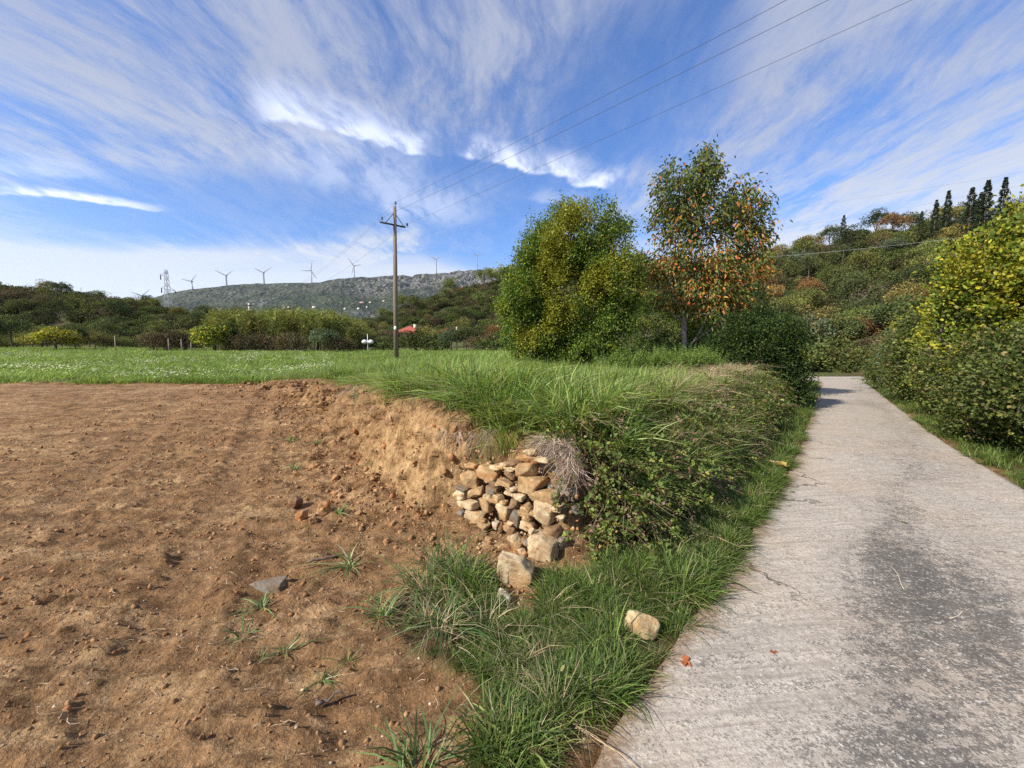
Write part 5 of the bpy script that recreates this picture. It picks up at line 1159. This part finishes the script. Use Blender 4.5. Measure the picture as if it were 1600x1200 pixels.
# lattice pylon
py_b = spot(268, 150.0); T_ = at(268, 421, 150.0); Hh = T_[2]-py_b[2]+4; parts = []
def leg(z): return 1.15*(1-z/Hh)+.30
zs = np.linspace(0, Hh, 15)
for sx, sy in ((1, 1), (1, -1), (-1, -1), (-1, 1)):
    parts.append(tube([(sx*leg(0), sy*leg(0), 0), (sx*leg(Hh), sy*leg(Hh), Hh)], .10, 4))
for z0, z1 in zip(zs[:-1], zs[1:]):
    for (ax, ay), (bx, by) in [((-1, -1), (1, -1)), ((1, -1), (1, 1)), ((1, 1), (-1, 1)), ((-1, 1), (-1, -1))]:
        parts.append(tube([(ax*leg(z0), ay*leg(z0), z0), (bx*leg(z1), by*leg(z1), z1)], .05, 4)); parts.append(tube([(bx*leg(z0), by*leg(z0), z0), (ax*leg(z1), ay*leg(z1), z1)], .05, 4))
pyl = empty('lattice_pylon', (py_b[0], 150, py_b[2]-4)); tag(pyl, 'steel lattice pylon with three side arms rising from the left woods', 'pylon')
link('mast', mesh('mast', *merge(parts), M['galv']), pyl)
k150 = 150/FPX
for sx, zz, L_ in [(-1, 431, 9), (1, 451, 12), (-1, 451, 9)]:
    z_ = Hh-(zz-421)*k150; arm = [tube([(sx*.4, 0, z_), (sx*L_*k150, 0, z_+(.6 if sx < 0 else -.6))], .10, 4), tube([(sx*.4, 0, z_+1.3), (sx*L_*k150, 0, z_+(.6 if sx < 0 else -.6))], .07, 4)]
    A_ = link('side_arm', mesh('side_arm', *merge(arm), M['galv']), pyl)
    link('insulator', mesh('insulator', *tube([(sx*L_*k150, 0, z_+(.5 if sx < 0 else -.7)), (sx*L_*k150, 0, z_-1.3)], .16, 6), M['porcelain']), A_)
# wind turbines along the ridge
TB = [((222, 462), 474, [(-14, -5), (11, -7.5), (1, 13)], 'first wind turbine from the left, lowest, just above the woods'), ((299, 439.5), 455, [(-12.5, -3), (7.5, -8.5), (3, 11)], 'second wind turbine from the left, right of the pylon'), ((353, 430.5), 448, [(-14, -7), (10.5, -6.5), (0, 13)], 'third wind turbine from the left with blades in a Y'), ((411.5, 426), 445, [(-12, -6), (11, -6.5), (0, 13)], 'fourth wind turbine from the left with blades in a Y'),
 ((486, 423), 443, [(-12.5, 0), (2, -12), (7, 10)], 'fifth wind turbine from the left, one blade straight up'), ((553, 415.5), 436, [(-7, -10), (9.5, -1.5), (-3, 11)], 'sixth wind turbine from the left, just left of the utility pole'), ((681.5, 405.5), 428, [(-8, -5), (6.5, -5), (0, 9)], 'seventh wind turbine, second from the right'), ((745.5, 400), 423, [(-6, -5), (6.5, -3), (0, 8)], 'eighth wind turbine, the rightmost on the ridge')]
for (hx, hy), by, bl_, lb in TB:
    Yv = float(np.interp(hx, *zip(*MY)))-15; hub = at(hx, hy, Yv); bz = at(hx, by, Yv)[2]-12; k = hub[1]/FPX
    r = empty('wind_turbine', (hub[0], Yv, bz)); tag(r, lb, 'wind turbine', 'wind turbines on the ridge'); hz = hub[2]-bz
    link('tower', mesh('tower', *tube([(0, 3, 0), (0, 3, hz)], [2.6, 1.7], 12), M['turbine'], smooth=True), r)
    link('nacelle', mesh('nacelle', *merge([box((0, 4, hz), (4, 10, 4)), tube([(0, -1, hz), (0, -4, hz)], [2.0, .8], 10)]), M['turbine']), r)
    for bx_, by_ in bl_:
        e = np.array([bx_*k*1.2, -2.5, hz-by_*k*1.2]); c0 = np.array([0, -2.5, hz]); dd = unit(e-c0); sd_ = np.cross(dd, [0, 1, 0])
        sec = [(0, 1.6, 1.0), (.15, 4.4, .8), (.5, 3.4, .6), (.85, 2.2, .4), (1, .8, .2)]; V = []
        for s_, c_, th in sec:
            q_ = c0+(e-c0)*s_; V += [q_-sd_*c_*.6, q_+np.array([0, th, 0]), q_+sd_*c_*.6, q_-np.array([0, th, 0])]
        F = [[i*4+j, i*4+(j+1) % 4, i*4+4+(j+1) % 4, i*4+4+j] for i in range(4) for j in range(4)]+[[0, 3, 2, 1], [16, 17, 18, 19]]
        link('blade', mesh('blade', V, F, M['turbine'], smooth=True), r)
# houses
def house(name, loc, w_, d_, h_, rh, wall_m, roof_m, label, hip=False, rz=0, wins=True, group=None):
    r = empty(name, loc, rz); tag(r, label, 'house', group)
    link('wall', mesh('wall', *box((0, 0, h_/2-1), (w_, d_, h_+2)), M[wall_m]), r)
    a, b, e = w_/2+.35, d_/2+.35, (w_/2 if not hip else max(.2, w_/2-d_/2)); e = e+.35 if not hip else e
    V = [(-a, -b, h_), (a, -b, h_), (a, b, h_), (-a, b, h_), (-e, 0, h_+rh), (e, 0, h_+rh), (-a, -b, h_-.12), (a, -b, h_-.12), (a, b, h_-.12), (-a, b, h_-.12)]
    F = [[0, 1, 5, 4], [2, 3, 4, 5], [1, 2, 5, 5], [3, 0, 4, 4], [6, 7, 1, 0], [7, 8, 2, 1], [8, 9, 3, 2], [9, 6, 0, 3], [9, 8, 7, 6]]
    me = bpy.data.meshes.new('roof'); me.from_pydata(V, [], [list(dict.fromkeys(f)) for f in F]); me.materials.append(M[roof_m]); rf = link('roof', me, r)
    if wins:
        link('chimney', mesh('chimney', *box((w_*.2, d_*.12, h_+rh*.9), (.5, .5, 1.0)), M['plaster']), rf)
        for x_ in (-w_*.28, w_*.28): link('window', mesh('window', *box((x_, -d_/2-.02, h_*.55), (.9, .08, 1.2)), M['glass']), r)
    return r
hr = at(640, 521, 82.0); house('country_house', (hr[0], 82.0, hr[2]-3.0), 5.0, 4.6, 3.0, 1.5, 'plaster', 'rooftile', 'small house with a red hipped roof half hidden by shrubs', True)
for px, py, w_, wm, lb in [(562, 474, 34, 'pinkplaster', 'largest pinkish house of the far hillside village'), (576, 474, 20, 'plaster', 'pale village house right of the largest pinkish one'), (597, 473, 16, 'plaster', 'pale village house farthest right behind the pole'), (571, 481, 10, 'white', 'tiny white village house below the pale one'), (556, 483, 16, 'white', 'small white village house under the pinkish one'), (536, 484, 14, 'white', 'small white house left of the village'), (488, 481, 26, 'white', 'long white house alone on the mountain slope'), (440, 484, 14, 'white', 'left house of the distant white pair'), (447, 484, 12, 'white', 'right house of the distant white pair')]:
    q_ = mtn_at(px, py); house('village_house', q_, w_*.26*q_[1]/900, 6, 4.5, 2.0, wm, 'pinkplaster', lb, wins=False, group='houses of the distant village')
# little things at the far side of the field
q_ = spot(575, 45.0); gl = empty('garden_lamp', q_); tag(gl, 'white garden lamp with two round heads beyond the field', 'lamp')
link('post', mesh('post', *tube([(0, 0, 0), (0, 0, 2.1)], [.06, .03], 8), M['white']), gl)
for s_ in (-1, 1):
    V, F = bmesh_ico(2); link('lamp_shade', mesh('lamp_shade', V*[.30, .3, .24]+[s_*.36, 0, 1.2], F, M['white'], smooth=True), gl)
q_ = spot(714, 47.0); tag(link('pale_post', mesh('pale_post', *tube([(0, 0, -.1), (0, 0, 3.0)], [.10, .08], 8), M['plaster'], smooth=True), None, q_), 'pale concrete post standing among the bushes right of the red roof', 'post')
for px, h_, lb in [(181, 1.9, 'grey post far left at the foot of the dark trees'), (264, 1.6, 'first thin fence post before the brown brambles'), (284, 1.5, 'second thin fence post before the brown brambles'), (299, 1.2, 'third and shortest thin fence post before the brambles'), (491, 2.6, 'bleached dead stem before the bright cane')]:
    q_ = spot(px, 46.0); tag(link('fence_post', mesh('fence_post', *tube([(0, 0, -.1), (.04, 0, h_)], [.06, .045], 6), M['palebark'], smooth=True), None, q_), lb, 'post')
q_ = spot(131, 120.0); t_ = at(131, 449, 120.0); tag(link('radio_mast', mesh('radio_mast', *tube([(0, 0, 0), (0, 0, t_[2]-q_[2])], [.14, .06], 6), M['galv'], smooth=True), None, q_), 'thin radio mast on the left wooded hill', 'mast')
sg = G(1371, 585, zroad); sg = spot(1371, 22.0); sgn = empty('road_marker', (sg[0]+.0, 22.0, sg[2]-.1)); tag(sgn, 'white marker post with a small white panel at the bend', 'post')
link('post', mesh('post', *box((0, 0, .7), (.22, .12, 2.0), 0, .9), M['white']), sgn); link('panel', mesh('panel', *box((.14, -.07, 1.62), (.52, .04, .34)), M['white']), sgn)

# ------------------------------------------------------------------ the air between here and the ridge
hz_ = link('haze', mesh('haze', *box((0, 1950, 248), (9400, 4300, 504))))
hm = bpy.data.materials.new('haze'); hm.use_nodes = True; ht_ = NT(hm.node_tree); ht_.n.remove(hm.node_tree.nodes['Principled BSDF'])
pv = ht_.node('ShaderNodeVolumePrincipled'); pv.inputs['Color'].default_value = (.72, .82, 1, 1); pv.inputs['Density'].default_value = .4e-4; pv.inputs['Anisotropy'].default_value = .2
ht_.l.new(pv.outputs[0], hm.node_tree.nodes['Material Output'].inputs['Volume']); hz_.data.materials.append(hm); tag(hz_, kind='stuff')
S.cycles.volume_bounces = 0
